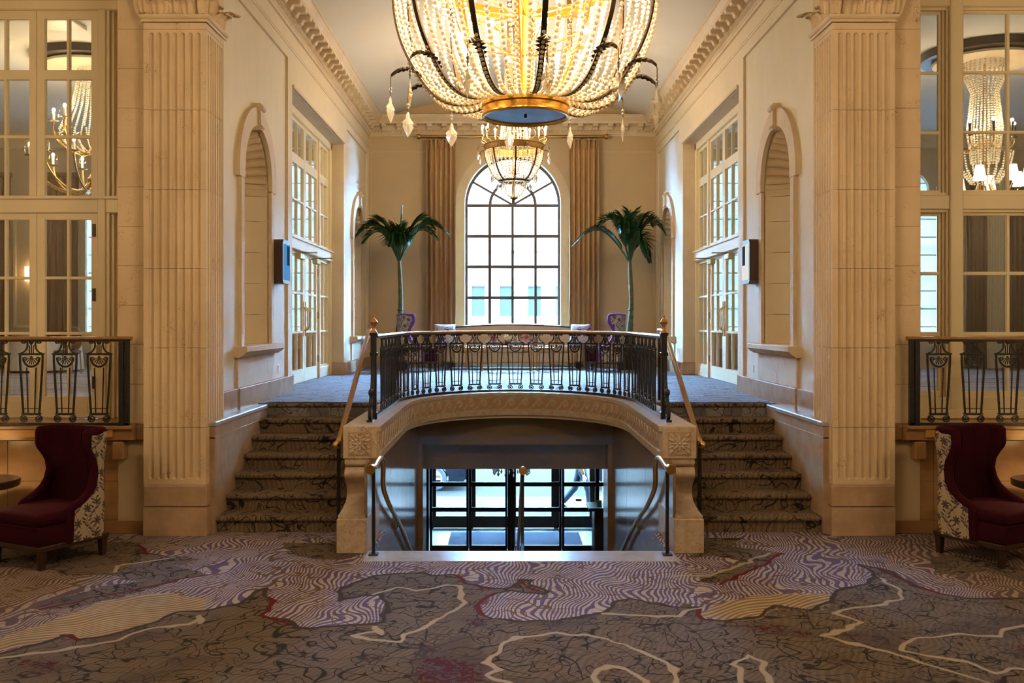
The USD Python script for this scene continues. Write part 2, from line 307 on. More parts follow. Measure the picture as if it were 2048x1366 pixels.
def make_carpet():
    N = {'g': ('geometry', {}), 'p': ('principled_bsdf', {'roughness': .95, 'specular_ior_level': .15})}; L = []; P = 'g.position'
    ground = carpet_base(N, L, P)
    sq = squiggle(N, L, P, 'sq', .0105, 2.9)
    ground = mixc(N, L, 'g1', sq, ground, INK)
    N['dk'] = ('noise_texture', {'scale': 1.1, 'detail': 1.0}); N['dkm'] = ('map_range', {'from_min': .60, 'from_max': .63, 'to_min': 0.0, 'to_max': .55, 'clamp': True}); L += [(P, 'dk.vector'), ('dk.fac', 'dkm.value')]
    ground = mixc(N, L, 'g2', 'dkm.result', ground, (0.0585, 0.0429, 0.0468))
    red = attr(N, L, 'redpatch', -.16, .03, 1.0, 0.0)
    N['rn'] = ('noise_texture', {'scale': 14.0, 'detail': 2.0, 'distortion': 2.0}); N['rm'] = ('map_range', {'from_min': .46, 'from_max': .48, 'to_min': 0.0, 'to_max': 1.0, 'clamp': True}); N['rx'] = ('math', {'math_type': 'multiply'}); N['ry'] = ('math', {'math_type': 'power', 'value2': .35})
    L += [(P, 'rn.vector'), (red, 'ry.value1'), ('ry.value', 'rx.value1'), ('rn.fac', 'rx.value2'), ('rx.value', 'rm.value')]
    ground = mixc(N, L, 'g3a', red, ground, (0.0663, 0.0507, 0.0468)); ground = mixc(N, L, 'g3', 'rm.result', ground, (0.0624, 0.0094, 0.0156))
    # zebra field: cream ground with purple grain, browner towards the walls
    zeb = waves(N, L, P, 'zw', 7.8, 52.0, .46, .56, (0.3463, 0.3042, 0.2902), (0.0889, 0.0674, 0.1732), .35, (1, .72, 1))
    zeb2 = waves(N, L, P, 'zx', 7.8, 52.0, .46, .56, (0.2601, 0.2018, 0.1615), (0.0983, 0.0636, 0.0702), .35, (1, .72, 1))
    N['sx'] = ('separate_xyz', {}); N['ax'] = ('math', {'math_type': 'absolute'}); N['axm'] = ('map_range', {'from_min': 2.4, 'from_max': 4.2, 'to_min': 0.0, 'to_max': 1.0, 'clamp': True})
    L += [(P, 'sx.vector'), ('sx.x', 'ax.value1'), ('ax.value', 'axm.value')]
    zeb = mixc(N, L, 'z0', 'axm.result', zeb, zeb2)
    sq2 = squiggle(N, L, P, 'sz', .007, 2.2)
    zeb = mixc(N, L, 'z1', sq2, zeb, (0.0936, 0.0585, 0.0390))
    fz = attr(N, L, 'zebra', -.012, .012, 0.0, 1.0)
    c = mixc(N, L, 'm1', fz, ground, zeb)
    crm = waves(N, L, P, 'cw', 5.5, 24.0, .38, .66, (0.3432, 0.2730, 0.1833), (0.1950, 0.1287, 0.0702), 1.0)
    c = mixc(N, L, 'm2', attr(N, L, 'cream', -.01, .01, 0.0, 1.0), c, crm)
    c = mixc(N, L, 'm3', attr(N, L, 'outline', .016, .026, 1.0, 0.0), c, (0.0406, 0.0281, 0.0234))
    c = mixc(N, L, 'm4', attr(N, L, 'redline', .014, .021, 1.0, 0.0), c, (0.0936, 0.0078, 0.0140))
    c = mixc(N, L, 'm5', attr(N, L, 'whiteline', .015, .023, 1.0, 0.0), c, (0.3120, 0.2613, 0.1950))
    N['pl'] = ('noise_texture', {'scale': 260.0, 'detail': 2.0}); N['bp'] = ('bump', {'strength': .5, 'distance': .004}); L += [(P, 'pl.vector'), ('pl.fac', 'bp.height'), ('bp.normal', 'p.normal'), (c, 'p.base_color')]
    mat('carpet_hall', N, L)
    for name, k, ink, w in (('carpet_stair', 1.0, INK, .009), ('carpet_landing', 1.15, (0.06, 0.052, 0.055), .007)):
        N = {'g': ('geometry', {}), 'p': ('principled_bsdf', {'roughness': .8 if name == 'carpet_landing' else .9, 'specular_ior_level': .3 if name == 'carpet_landing' else .25})}; L = []
        src = 'g.position'
        if name == 'carpet_landing':
            N['mp'] = ('mapping', {'scale': (.8, .8, .8)}); L.append(('g.position', 'mp.vector')); src = 'mp.vector'
        b = waves(N, L, src, 'tw', 7.0, 22.0, .35, .6, (0.185, 0.128, 0.080), (0.135, 0.096, 0.064), .5)
        if name == 'carpet_landing':
            b = waves(N, L, src, 'lw', 1.6, 14.0, .4, .62, (0.23, 0.23, 0.245), (0.145, 0.145, 0.16), 1.2)  # grey puts cool window daylight into the taupe carpet's colour
        s = squiggle(N, L, src, 'sq', w, 2.7)
        c = mixc(N, L, 'c', s, b, ink)
        N['pl'] = ('noise_texture', {'scale': 260.0, 'detail': 2.0}); N['bp'] = ('bump', {'strength': .5, 'distance': .004}); L += [(src, 'pl.vector'), ('pl.fac', 'bp.height'), ('bp.normal', 'p.normal'), (c, 'p.base_color')]
        mat(name, N, L)
    N = {'g': ('geometry', {}), 'p': ('principled_bsdf', {'roughness': .9})}; L = []
    N['mp'] = ('mapping', {'scale': (.7, 5.0, 1)}); N['n'] = ('noise_texture', {'scale': 1.0, 'detail': 5.0, 'roughness': .6}); N['r'] = ('rgb_ramp', {'ramp': [(.38, (0.17, 0.09, 0.20)), (.47, (0.42, 0.36, 0.34)), (.62, (0.48, 0.43, 0.38))]})
    L += [('g.position', 'mp.vector'), ('mp.vector', 'n.vector'), ('n.fac', 'r.fac'), ('r.color', 'p.base_color')]; mat('carpet_ballroom', N, L)
make_carpet()
# outlines of the hall carpet's fields, in metres on the floor
upperleft = [(-4.0,9.49),(-3.79,9.44),(-3.78,9.27),(-3.55,8.98),(-3.37,8.9),(-3.17,8.9),(-3.03,8.78),(-3.21,8.56),(-2.79,8.28),(-3.07,7.89),(-3.29,7.5),(-3.47,7.31),(-3.73,7.22),(-3.78,7.31),(-3.72,7.5),(-3.52,7.89),(-3.29,8.01),(-3.55,8.21),(-3.63,8.22),(-4.04,8.24),(-4.14,8.38),(-4.74,8.52),(-7,8.6),(-7,9.6)]
low = [(-7,5.4),(-3.9,6.0),(-3.53,6.28),(-3.35,6.49),(-3.25,6.64),(-3.11,6.53),(-2.92,6.7),(-2.79,6.89),(-2.72,6.96),(-2.67,7.21),(-2.5,7.21),(-2.38,7.29),(-2.21,7.42),(-2.22,7.7),(-2.14,7.86),(-2.1,7.59),(-1.97,7.48),(-1.98,7.26),(-1.98,7.11),(-1.89,7.01),(-1.8,7.01),(-1.65,6.82),(-1.47,6.82),(-1.28,6.87),(-1.04,6.94),(-1.07,7.31),(-1.16,7.66),(-1.32,7.64),(-1.44,7.49),(-1.51,7.73),(-1.46,7.96),(-1.28,8.23),(-1.12,8.29),(-0.87,8.31),(-0.78,8.2),(-0.61,8.26),(-0.45,7.99),(-0.27,7.83),(-0.11,7.83),(-0.01,8.07),(0.08,8.07),(0.06,7.96),(0.2,7.76),(0.15,7.66),(0.01,7.71),(-0.07,7.76),(-0.22,7.68),(-0.32,7.49),(-0.35,7.31),(-0.31,7.14),(-0.24,7.02),(-0.08,6.96),(0.17,6.98),(0.43,7.06),(0.61,7.19),(0.78,7.49),(0.86,7.54),(1.06,7.4),(1.19,7.33),(1.36,7.33),(1.34,7.0),(1.51,6.95),(1.72,7.06),(1.98,7.33),(2.21,7.22),(2.37,7.39),(2.48,7.45),(2.58,7.76),(2.92,7.96),(3.07,8.16),(3.12,8.38),(3.09,8.61),(3.25,8.46),(3.32,8.16),(3.3,7.89),(3.44,7.69),(3.54,7.54),(4.03,7.54),(7,7.5)]
blobs = [upperleft, [(6,7.9),(4.54,8.46),(4.25,8.86),(4.1,8.98),(3.89,8.86),(3.72,8.53),(3.72,8.31),(3.83,8.16),(3.94,8.31),(4.15,8.38),(4.28,7.99),(5.2,7.7)],
    [(1.94,9.7),(2.3,9.63),(2.1,9.34),(2.52,9.03),(2.11,8.46),(1.73,7.96),(1.5,8.02),(1.57,8.2),(1.71,8.31),(2.06,8.73),(1.87,8.9),(1.59,8.86)],
    [(-2.38,9.44),(-2.24,9.02),(-1.97,8.82),(-1.77,8.74),(-1.59,8.86),(-1.54,8.98),(-1.82,9.46)]]
creams = [[(-5,5.9),(-3.69,6.59),(-3.56,6.91),(-3.4,7.31),(-3.31,7.48),(-3.1,7.7),(-2.84,7.68),(-2.52,7.48),(-2.48,7.26),(-2.67,7.08),(-2.79,6.89),(-2.92,6.7),(-3.06,6.55),(-3.13,6.53),(-3.27,6.61),(-3.41,6.47),(-3.56,6.34),(-4.6,5.6)],
    [(1.39,7.22),(1.51,7.39),(1.89,7.63),(2.07,7.69),(2.55,7.66),(2.48,7.45),(2.3,7.25),(2.01,7.36),(1.92,7.17),(1.67,6.98),(1.45,6.95),(1.36,7.11)]]
whites = [[(-1.2,7.68),(-1.04,7.86),(-0.86,7.78),(-0.75,7.83),(-0.65,7.93),(-0.52,7.91),(-0.51,7.54),(-0.46,7.36),(-0.64,7.02),(-0.84,6.67),(-0.89,6.53),(-1.11,6.57),(-1.21,6.66),(-1.07,6.73),(-1.01,6.67),(-1.1,6.86)],
    [(0.0,5.4),(-0.13,5.77),(-0.25,5.9),(-0.17,5.98),(-0.28,6.14),(-0.2,6.29),(-0.15,6.5),(-0.04,6.64),(0.22,6.71),(0.45,6.64),(0.67,6.46),(0.85,6.23),(0.94,6.04),(0.92,5.84),(0.8,5.5)],[(.5,5.4),(0.42,5.77),(0.43,5.9),(0.52,6.07),(0.66,6.01),(0.74,5.79),(.7,5.5)],
    [(0.6,7.16),(0.88,7.1),(1.17,7.06),(1.28,7.23),(1.38,7.31)],[(3.1,8.13),(3.13,7.82),(3.06,7.57),(2.88,7.39),(2.63,7.33),(2.36,7.17),(2.51,6.93),(2.12,6.66),(2.29,6.47),(2.47,6.26),(2.66,6.02),(2.82,5.77),(3,5.4)],
    [(4.4,7.2),(3.68,6.9),(3.53,6.83),(3.35,6.63),(3.05,6.68),(2.69,6.56),(2.55,6.36),(2.86,6.13),(2.97,5.94),(3.19,6.02),(4,6.2)],[(1.27,5.5),(1.38,6.02),(1.35,6.09),(1.47,6.26),(1.54,6.13),(1.51,5.98),(1.51,5.5)],
    [(1.35,8.23),(1.64,8.23),(1.97,8.53),(2.41,9.03)],[(-4.2,5.9),(-3.48,6.21),(-3.15,6.36),(-2.86,6.55),(-2.74,6.77),(-2.48,6.89),(-2.44,7.08),(-2.41,6.91)],[(-3.64,8.34),(-3.68,8.56),(-3.49,8.71),(-3.29,8.86)]]
reds = [[(-0.61,8.26),(-0.45,7.96),(-0.27,7.81)],[(-0.01,8.04),(0.02,7.88),(0.14,7.74)],[(-0.22,7.66),(-0.3,7.52),(-0.34,7.34),(-0.29,7.1)],[(1.35,7.28),(1.34,7.0)],[(3.23,8.42),(3.28,8.02),(3.43,7.68)],[(1.67,7.94),(2.11,8.46),(2.51,9.01)],
    [(-3.81,9.35),(-3.61,9.02),(-3.37,8.9)],[(-3.74,7.25),(-2.79,8.26)],[(-2.09,7.59),(-1.97,7.48),(-1.98,7.11),(-1.89,7.01),(-1.75,6.89)],[(-3.28,6.64),(-3.11,6.53)]]
redpatches = [[(-0.54,7.1),(-0.26,7.06),(-0.2,6.82),(-0.27,6.75),(-0.47,6.9)],[(1.23,7.23),(1.39,7.31),(1.3,6.86),(1.19,6.9)],[(-0.78,6.2),(-0.57,6.33),(-0.26,6.17),(-0.17,5.77),(-.3,5.4),(-0.72,5.5)],[(1.51,6.93),(1.87,6.93),(2.18,6.7),(2.0,6.52),(1.63,6.7)],
    [(2.68,7.73),(2.84,7.66),(2.72,7.39),(2.62,7.45)],[(2.01,6.26),(2.21,6.3),(2.07,6.02),(1.93,6.02)],[(-3.41,6.23),(-3.17,6.26),(-2.94,6.15),(-2.89,5.9),(-3.25,5.86)],[(-1.15,6.23),(-0.94,6.29),(-0.93,6.14),(-1.11,6.1)],[(3.3,6.5),(3.9,6.45),(3.7,6.1),(3.2,6.2)]]
def seg_dist(P, lines, closed=False):
    D = np.full(len(P), 9.0)
    for l in lines:
        l = np.asarray(l, float); 
        if closed: l = np.vstack([l, l[:1]])
        lo, hi = l.min(0) - .3, l.max(0) + .3; k = np.flatnonzero(((P > lo) & (P < hi)).all(1))
        if not len(k): continue
        Q = P[k]; d = np.full(len(k), 9.0)
        for a, b in zip(l[:-1], l[1:]):
            ab = b - a; t = np.clip(((Q - a) @ ab) / max(ab @ ab, 1e-9), 0, 1); d = np.minimum(d, np.hypot(*(Q - a - t[:, None] * ab).T))
        D[k] = np.minimum(D[k], d)
    return D
def hall_floor():
    xs = np.unique(np.round(np.r_[-9, -7.5, np.arange(-5.6, 5.61, .02), 7.5, 9, -1.42, 1.42], 4)); ys = np.unique(np.round(np.r_[-6, -3, 0, 3, np.arange(5.4, 9.96, .02), 9.95, 8.71], 4))
    X, Y = np.meshgrid(xs, ys, indexing='ij'); P = np.stack([X.ravel(), Y.ravel()], 1)
    field = Polygon([(-7.1, 10.2)] + low + [(7.1, 10.2)]).buffer(0)
    for b in blobs: field = field.difference(Polygon(b).buffer(0))
    cream = unary_union([Polygon(c).buffer(0) for c in creams]); rp = unary_union([Polygon(c).buffer(0) for c in redpatches])
    jit = (np.stack([meshkit.noise(np.c_[P * 9, P[:, :1] * 0 + k], 5 + k) for k in (0, 7)], 1) - .5) * .06
    Q = P + jit
    ringsof = lambda g: [np.array(p.exterior.coords) for p in getattr(g, 'geoms', [g])]
    def sdf(g): return seg_dist(Q, ringsof(g)) * np.where(shapely.contains_xy(g, Q[:, 0], Q[:, 1]), 1, -1)
    z, c = sdf(field), sdf(cream); c = np.minimum(c, z + .03)
    prim = {'zebra': z, 'cream': c, 'outline': np.abs(z), 'redline': seg_dist(Q, reds), 'whiteline': seg_dist(Q, whites), 'redpatch': -sdf(rp)}
    F = grid_faces(len(xs), len(ys)); C = P[F].mean(1)
    F = F[~((np.abs(C[:, 0]) < 1.42) & (C[:, 1] > 8.71))]
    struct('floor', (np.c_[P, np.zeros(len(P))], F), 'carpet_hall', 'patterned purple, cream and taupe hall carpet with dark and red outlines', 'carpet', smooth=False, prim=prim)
hall_floor()
# ================================================================ stone shell of the bay
ZU, ZS, ZL = 1.19, 1.15, -2.2         # landing, ballrooms, street level
BACK = 21.85
wall_L = thing('wall_left', 'left cream plaster wall of the raised bay with niches and glazed doors', 'wall', kind='structure')
wall_R = thing('wall_right', 'right cream plaster wall of the raised bay with niches and glazed doors', 'wall', kind='structure')
def arch(yc, r, z0, zs, n=24):
    a = np.linspace(0, PI, n); return Polygon([(yc + r, z0)] + [(yc + r * math.cos(t), zs + r * math.sin(t)) for t in a] + [(yc - r, z0)])
NICHE = ((12.12, .655), (20.38, .655))
DOOR = (14.05, 18.5, 5.74)
def side_wall(W, s):
    X = lambda m: mirror(m, -s)          # written for the left (x < 0); s=-1 left, +1 right
    add = lambda n, m, t, **k: obj(n, X(m), t, W, **k)
    face = sbox(10.3, 1.19, BACK + .05, 7.75)
    for yc, r in NICHE: face = face.difference(arch(yc, r, 1.93, 4.09))
    door = sbox(DOOR[0], 0, DOOR[1], DOOR[2]); face = face.difference(door)
    add('wall_face', ex_x(face, -3.50, -3.38), 'canvas')
    proud = sbox(10.3, 1.43, BACK + .05, 6.62).difference(door).difference(sbox(10.3, 1.3, 13.78, 6.115)).difference(sbox(18.9, 1.3, 21.62, 6.115))
    add('stone_frame', ex_x(proud, -3.38, -3.345), 'plaster')
    add('frieze_line', cat([box(-3.345, -3.333, 10.3, BACK, 6.28, 6.30), box(-3.345, -3.338, 10.3, BACK, 6.33, 6.338)]), 'plaster')
    add('lintel_edge', box(-3.345, -3.31, DOOR[0] - .0, DOOR[1], DOOR[2], DOOR[2] + .05, .012), 'stone_smooth')
    outer = sbox(10.5, ZS, BACK + .3, 7.0).difference(sbox(DOOR[0] - .08, 0, DOOR[1] + .5, DOOR[2] + .02))
    add('room_face', ex_x(outer, -4.02, -3.90), 'wall_room')
    for y0, y1 in ((DOOR[0] - .1, DOOR[0] + .006), (DOOR[1] - .006, DOOR[1] + .1)): add('door_reveal', box(-3.80, -3.35, y0, y1, ZS, DOOR[2] + .1), 'stone_smooth')
    add('door_soffit', box(-4.0, -3.35, DOOR[0] - .1, DOOR[1] + .1, DOOR[2] - .006, DOOR[2] + .1), 'stone_smooth')
    for yc, r in NICHE:
        # shell head
        na, nb = 249, 14; a = np.linspace(0, PI, na); al = np.linspace(0, PI / 2, nb)
        rr = r * (.92 + .08 * np.abs(np.sin(a * 15.5)) ** .6)
        R = np.array([[(-3.40 - .50 * q / r * math.sin(b), yc + q * math.cos(b) * math.cos(t), 4.09 + q * math.cos(b) * math.sin(t)) for b in al] for t, q in zip(a, rr)])
        v = R.reshape(-1, 3); add('niche_shell', (v, grid_faces(na, nb)), 'stone_smooth', smooth=28)
        # curved courses of blocks
        for ci, (z0, z1) in enumerate(((1.93, 2.33), (2.33, 2.75), (2.75, 3.17), (3.17, 3.59), (3.59, 3.93))):
            cuts = [0, .62, 1.0] if ci % 2 else [0, .36, 1.0]
            for c0, c1 in zip(cuts[:-1], cuts[1:]):
                t = np.linspace(c0 * PI + .006, c1 * PI - .006, 12)
                p = [(-3.385 - .50 * math.sin(q), yc + r * math.cos(q)) for q in t]; po = [(-3.385 - .55 * math.sin(q), yc + (r + .05) * math.cos(q)) for q in t[::-1]]
                add('niche_block', ex_z(Polygon(p + po).buffer(0), z0 + .003, z1 - .003), 'plaster')
        t = np.linspace(0, PI, 24)
        ring = lambda q: [(-3.385 - (.50 + q) * math.sin(x), yc + (r + q) * math.cos(x)) for x in t]
        add('niche_backing', ex_z(Polygon(ring(.03) + ring(.1)[::-1]).buffer(0), 1.93, 4.1), 'joint')
        add('niche_course', cat([ex_z(Polygon(ring(-.02) + ring(.05)[::-1]).buffer(0), 4.03, 4.09), ex_z(Polygon(ring(.0) + ring(.05)[::-1]).buffer(0), 3.935, 4.03)]), 'stone_smooth')
        bd = np.array([[(-3.40 - .56 * math.sin(b), yc + (r + .08) * math.cos(b) * math.cos(t), 4.085 + (r + .08) * math.cos(b) * math.sin(t)) for b in np.linspace(0, PI / 2, 10)] for t in np.linspace(0, PI, 25)]); add('niche_head_backing', (bd.reshape(-1, 3), grid_faces(25, 10)), 'joint')
        add('niche_floor', ex_z(Polygon(ring(.02)).buffer(0), 1.90, 1.932), 'stone_smooth')
        band = arch(yc, r + .235, 3.99, 4.09).difference(arch(yc, r, 3.5, 4.09)); jamb = sbox(yc - r - .13, 1.93, yc + r + .13, 4.0).difference(sbox(yc - r, 1, yc + r, 5))
        add('niche_arch', ex_x(band, -3.40, -3.325), 'stone'); add('niche_jamb', ex_x(jamb, -3.40, -3.335), 'stone')
        key = Polygon([(yc - .055, 4.70), (yc + .055, 4.70), (yc + .075, 5.04), (yc - .075, 5.04)])
        add('keystone', cat([ex_x(key, -3.40, -3.29), tube([(-3.295, yc - .077, 4.985), (-3.295, yc + .077, 4.985)], .04, 10), tube([(-3.29, yc - .057, 4.74), (-3.29, yc + .057, 4.74)], .022, 8)]), 'stone')
        sill = [(-3.40, 1.80), (-3.31, 1.80), (-3.29, 1.82), (-3.27, 1.825), (-3.235, 1.86), (-3.22, 1.87), (-3.22, 1.925), (-3.23, 1.932), (-3.40, 1.932)]
        sp = np.array([(q[0], 0, q[1]) for q in sill]); R = np.stack([sp + [0, y, 0] for y in (yc - r - .30, yc + r + .30)]); add('niche_sill', rings(R), 'stone_smooth', smooth=False)
        add('niche_panel', box(-3.39, -3.35, yc - r - .22, yc + r + .22, 1.43, 1.80, .006), 'stone')
    add('curb', box(-3.5, -3.20, 9.86, 12.02, -.02, 1.12), 'marble_pink'); add('curb_cap', box(-3.5, -3.185, 9.86, 12.02, 1.12, 1.175, .01), 'marble_floor')
    add('curb_band', box(-3.4, -3.193, 9.86, 12.0, 1.0, 1.012), 'joint')
side_wall(wall_L, -1); side_wall(wall_R, 1)
for s, n in ((-1, 'left'), (1, 'right')):
    B = struct('baseboard_' + n, mirror(box(-3.39, -3.315, 18.5, BACK, ZU, 1.43, .008), -s), 'marble_pink', f'pink marble skirting along the far {n} wall of the bay', 'skirting')
    for y0, y1 in ((10.3, 11.2), (11.2, 13.06), (13.06, 14.05)): obj('skirting_block', mirror(box(-3.40, -3.33 if y0 != 11.2 else -3.315, y0 + .003, y1 - .003, 1.16, 1.43, .006), -s), 'marble_pink', B)
    for y in (DOOR[0] - .003, DOOR[1] - .04): obj('skirting_block', mirror(box(-3.64, -3.33, y, y + .043, ZU, 1.44, .006), -s), 'marble_pink', B)
# back wall with the arched opening
WB = struct('wall_back', ex_y(sbox(-3.45, -.2, -3.36, 7.75), BACK, BACK + .3), 'plaster', 'back wall of the bay around the arched street window', 'wall')
opening = arch(.01, 1.12, 2.13, 4.99, 40)
face = sbox(-3.4, 1.0, 3.4, 7.75).difference(opening); obj('wall_face', ex_y(face, BACK, BACK + .45), 'plaster_backlit', WB)
obj('arch_band', ex_y(arch(.01, 1.33, 1.2, 4.99, 40).difference(opening), BACK - .025, BACK + .02), 'stone_smooth', WB)
for x0, x1 in ((-3.3, -1.5), (1.5, 3.3)): obj('wall_panel_line', ex_y(sbox(x0, 1.2, x1, 6.2).difference(sbox(x0 + .012, 1.2, x1 - .012, 6.188)), BACK - .01, BACK), 'stone_smooth', WB)
obj('skirting', box(-3.36, 3.36, BACK - .03, BACK, ZU, 1.43), 'marble_pink', WB)
W1 = struct('window_1', box(-1.12, 1.14, BACK + .10, BACK + .40, 2.06, 2.13), 'stone_smooth', 'tall arched street window with dark bronze glazing bars', 'window')
def bars():
    fr = arch(.01, 1.12, 2.13, 4.99, 40).difference(arch(.01, 1.06, 2.18, 4.99, 40))
    obj('window_frame', ex_y(fr, BACK + .22, BACK + .30), 'window_bronze', W1)
    zs = [2.19, 2.80, 3.53, 4.25, 4.975]; xs = [-1.06, -.53, .01, .55, 1.08]
    for x in xs[1:4]: obj('glazing_bar', box(x - .030, x + .030, BACK + .235, BACK + .285, 2.15, 4.99), 'window_bronze', W1)
    for z in zs[1:]: obj('glazing_bar', box(-1.08, 1.10, BACK + .23, BACK + .29, z - .034, z + .034), 'window_bronze', W1)
    for a in (30, 90, 150): a = math.radians(a); obj('glazing_bar', tube([(.01 + .02 * math.cos(a), BACK + .26, 4.99 + .02 * math.sin(a)), (.01 + 1.08 * math.cos(a), BACK + .26, 4.99 + 1.08 * math.sin(a))], .034, 4), 'window_bronze', W1)
    obj('glazing_bar', ex_y(arch(.01, .565, 4.98, 4.99, 30).difference(arch(.01, .50, 4.9, 4.99, 30)), BACK + .235, BACK + .285), 'window_bronze', W1)
    for i in range(4):
        for j in range(4): obj('pane', box(xs[i] + .01, xs[i + 1] - .01, BACK + .257, BACK + .263, zs[j], zs[j + 1]), 'glass_pane', W1)
    head = arch(.01, 1.08, 4.98, 4.99, 40); 
    for a0, a1 in ((0, 30), (30, 90), (90, 150), (150, 180)):
        for r0, r1 in ((0.02, .54), (.54, 1.08)):
            t = np.radians(np.linspace(a0, a1, 10)); obj('pane', ex_y(Polygon([(.01 + r1 * math.cos(q), 4.99 + r1 * math.sin(q)) for q in t] + [(.01 + r0 * math.cos(q), 4.99 + r0 * math.sin(q)) for q in t[::-1]]), BACK + .257, BACK + .263), 'glass_pane', W1)
bars()
# ceiling: shallow vault on a modillion cornice
def vault():
    n = 25; rise = .55; R = (3.06 ** 2 + rise ** 2) / (2 * rise); x = np.linspace(-3.06, 3.06, n); z = 6.97 - (R - rise) + np.sqrt(R * R - x * x)
    pts = [(q, w) for q, w in zip(x, z)]; poly = Polygon([(-3.5, 6.97)] + pts + [(3.5, 6.97), (3.5, 7.75), (-3.5, 7.75)])
    v, f = ex_y(poly, 10.2, BACK + .05); return v, f
struct('ceiling', vault(), 'ceiling_paint', 'shallow vaulted cream ceiling above the raised bay', 'ceiling')
C1 = struct('trim_1', sweep([(0, 6.55), (.03, 6.55), (.035, 6.59), (.05, 6.60), (.05, 6.62), (0.06, 6.625), (.06, 6.68), (.085, 6.69), (.085, 6.80), (.27, 6.80), (.28, 6.805), (.28, 6.86), (.285, 6.865), (.29, 6.875), (.305, 6.895), (.325, 6.92), (.335, 6.945), (.335, 6.96), (.35, 6.965), (.35, 7.0), (0, 7.0)],
    [(3.345, 10.2), (3.345, BACK), (-3.345, BACK), (-3.345, 10.2)]), 'stone_smooth', 'carved cream cornice with scrolled brackets around the bay ceiling', 'cornice', smooth=25)
def modillion():
    p = [(0, 0), (.20, 0), (.205, -.035), (.19, -.06), (.15, -.065), (.11, -.06), (.085, -.075), (.075, -.105), (.05, -.125), (.02, -.12), (0, -.10)]
    v, f = ex_x(Polygon(p), -.055, .055); return cat([(v, f), tube([(-.06, .175, -.035), (.06, .175, -.035)], .03, 8), tube([(-.06, .045, -.095), (.06, .045, -.095)], .03, 8)])     # local: y out of the wall
def rosette(r=.05):
    m = [sph((0, 0, -.012), r * .35, 1)]
    for k in range(6): a = k * PI / 3; m.append(sph((math.cos(a) * r * .62, math.sin(a) * r * .62, -.006), r * .36, 1, (1, 1, .5)))
    return cat(m)
MO, RO = modillion(), rosette()
sp = .3415; eggs = []
for s in (-1, 1):
    for k in range(33):
        y = BACK - .30 - k * sp; m = mv(MO, (0, 0, 0), rz=-PI / 2 if s < 0 else PI / 2)
        obj('modillion', mv(m, (s * 3.26, y, 6.80)), 'stone_smooth', C1)
        obj('rosette', mv(RO, (s * 3.16, y - sp / 2, 6.80)), 'stone_smooth', C1)
    for k in range(150): eggs.append(sph((s * 3.285, BACK - .1 - k * .0745, 6.652), .03, 1, (.7, .8, 1)))
for k in range(18):
    x = (k - 8.5) * sp * 1.02; obj('modillion', mv(MO, (x, BACK - .085, 6.80), rz=PI), 'stone_smooth', C1)
    if k < 17: obj('rosette', mv(RO, (x + sp / 2, BACK - .185, 6.80)), 'stone_smooth', C1)
for k in range(88): eggs.append(sph(((k - 43.5) * .0745, BACK - .06, 6.652), .03, 1, (.8, .7, 1)))
obj('egg_moulding', cat(eggs), 'stone_smooth', C1, kind='stuff', smooth=True)
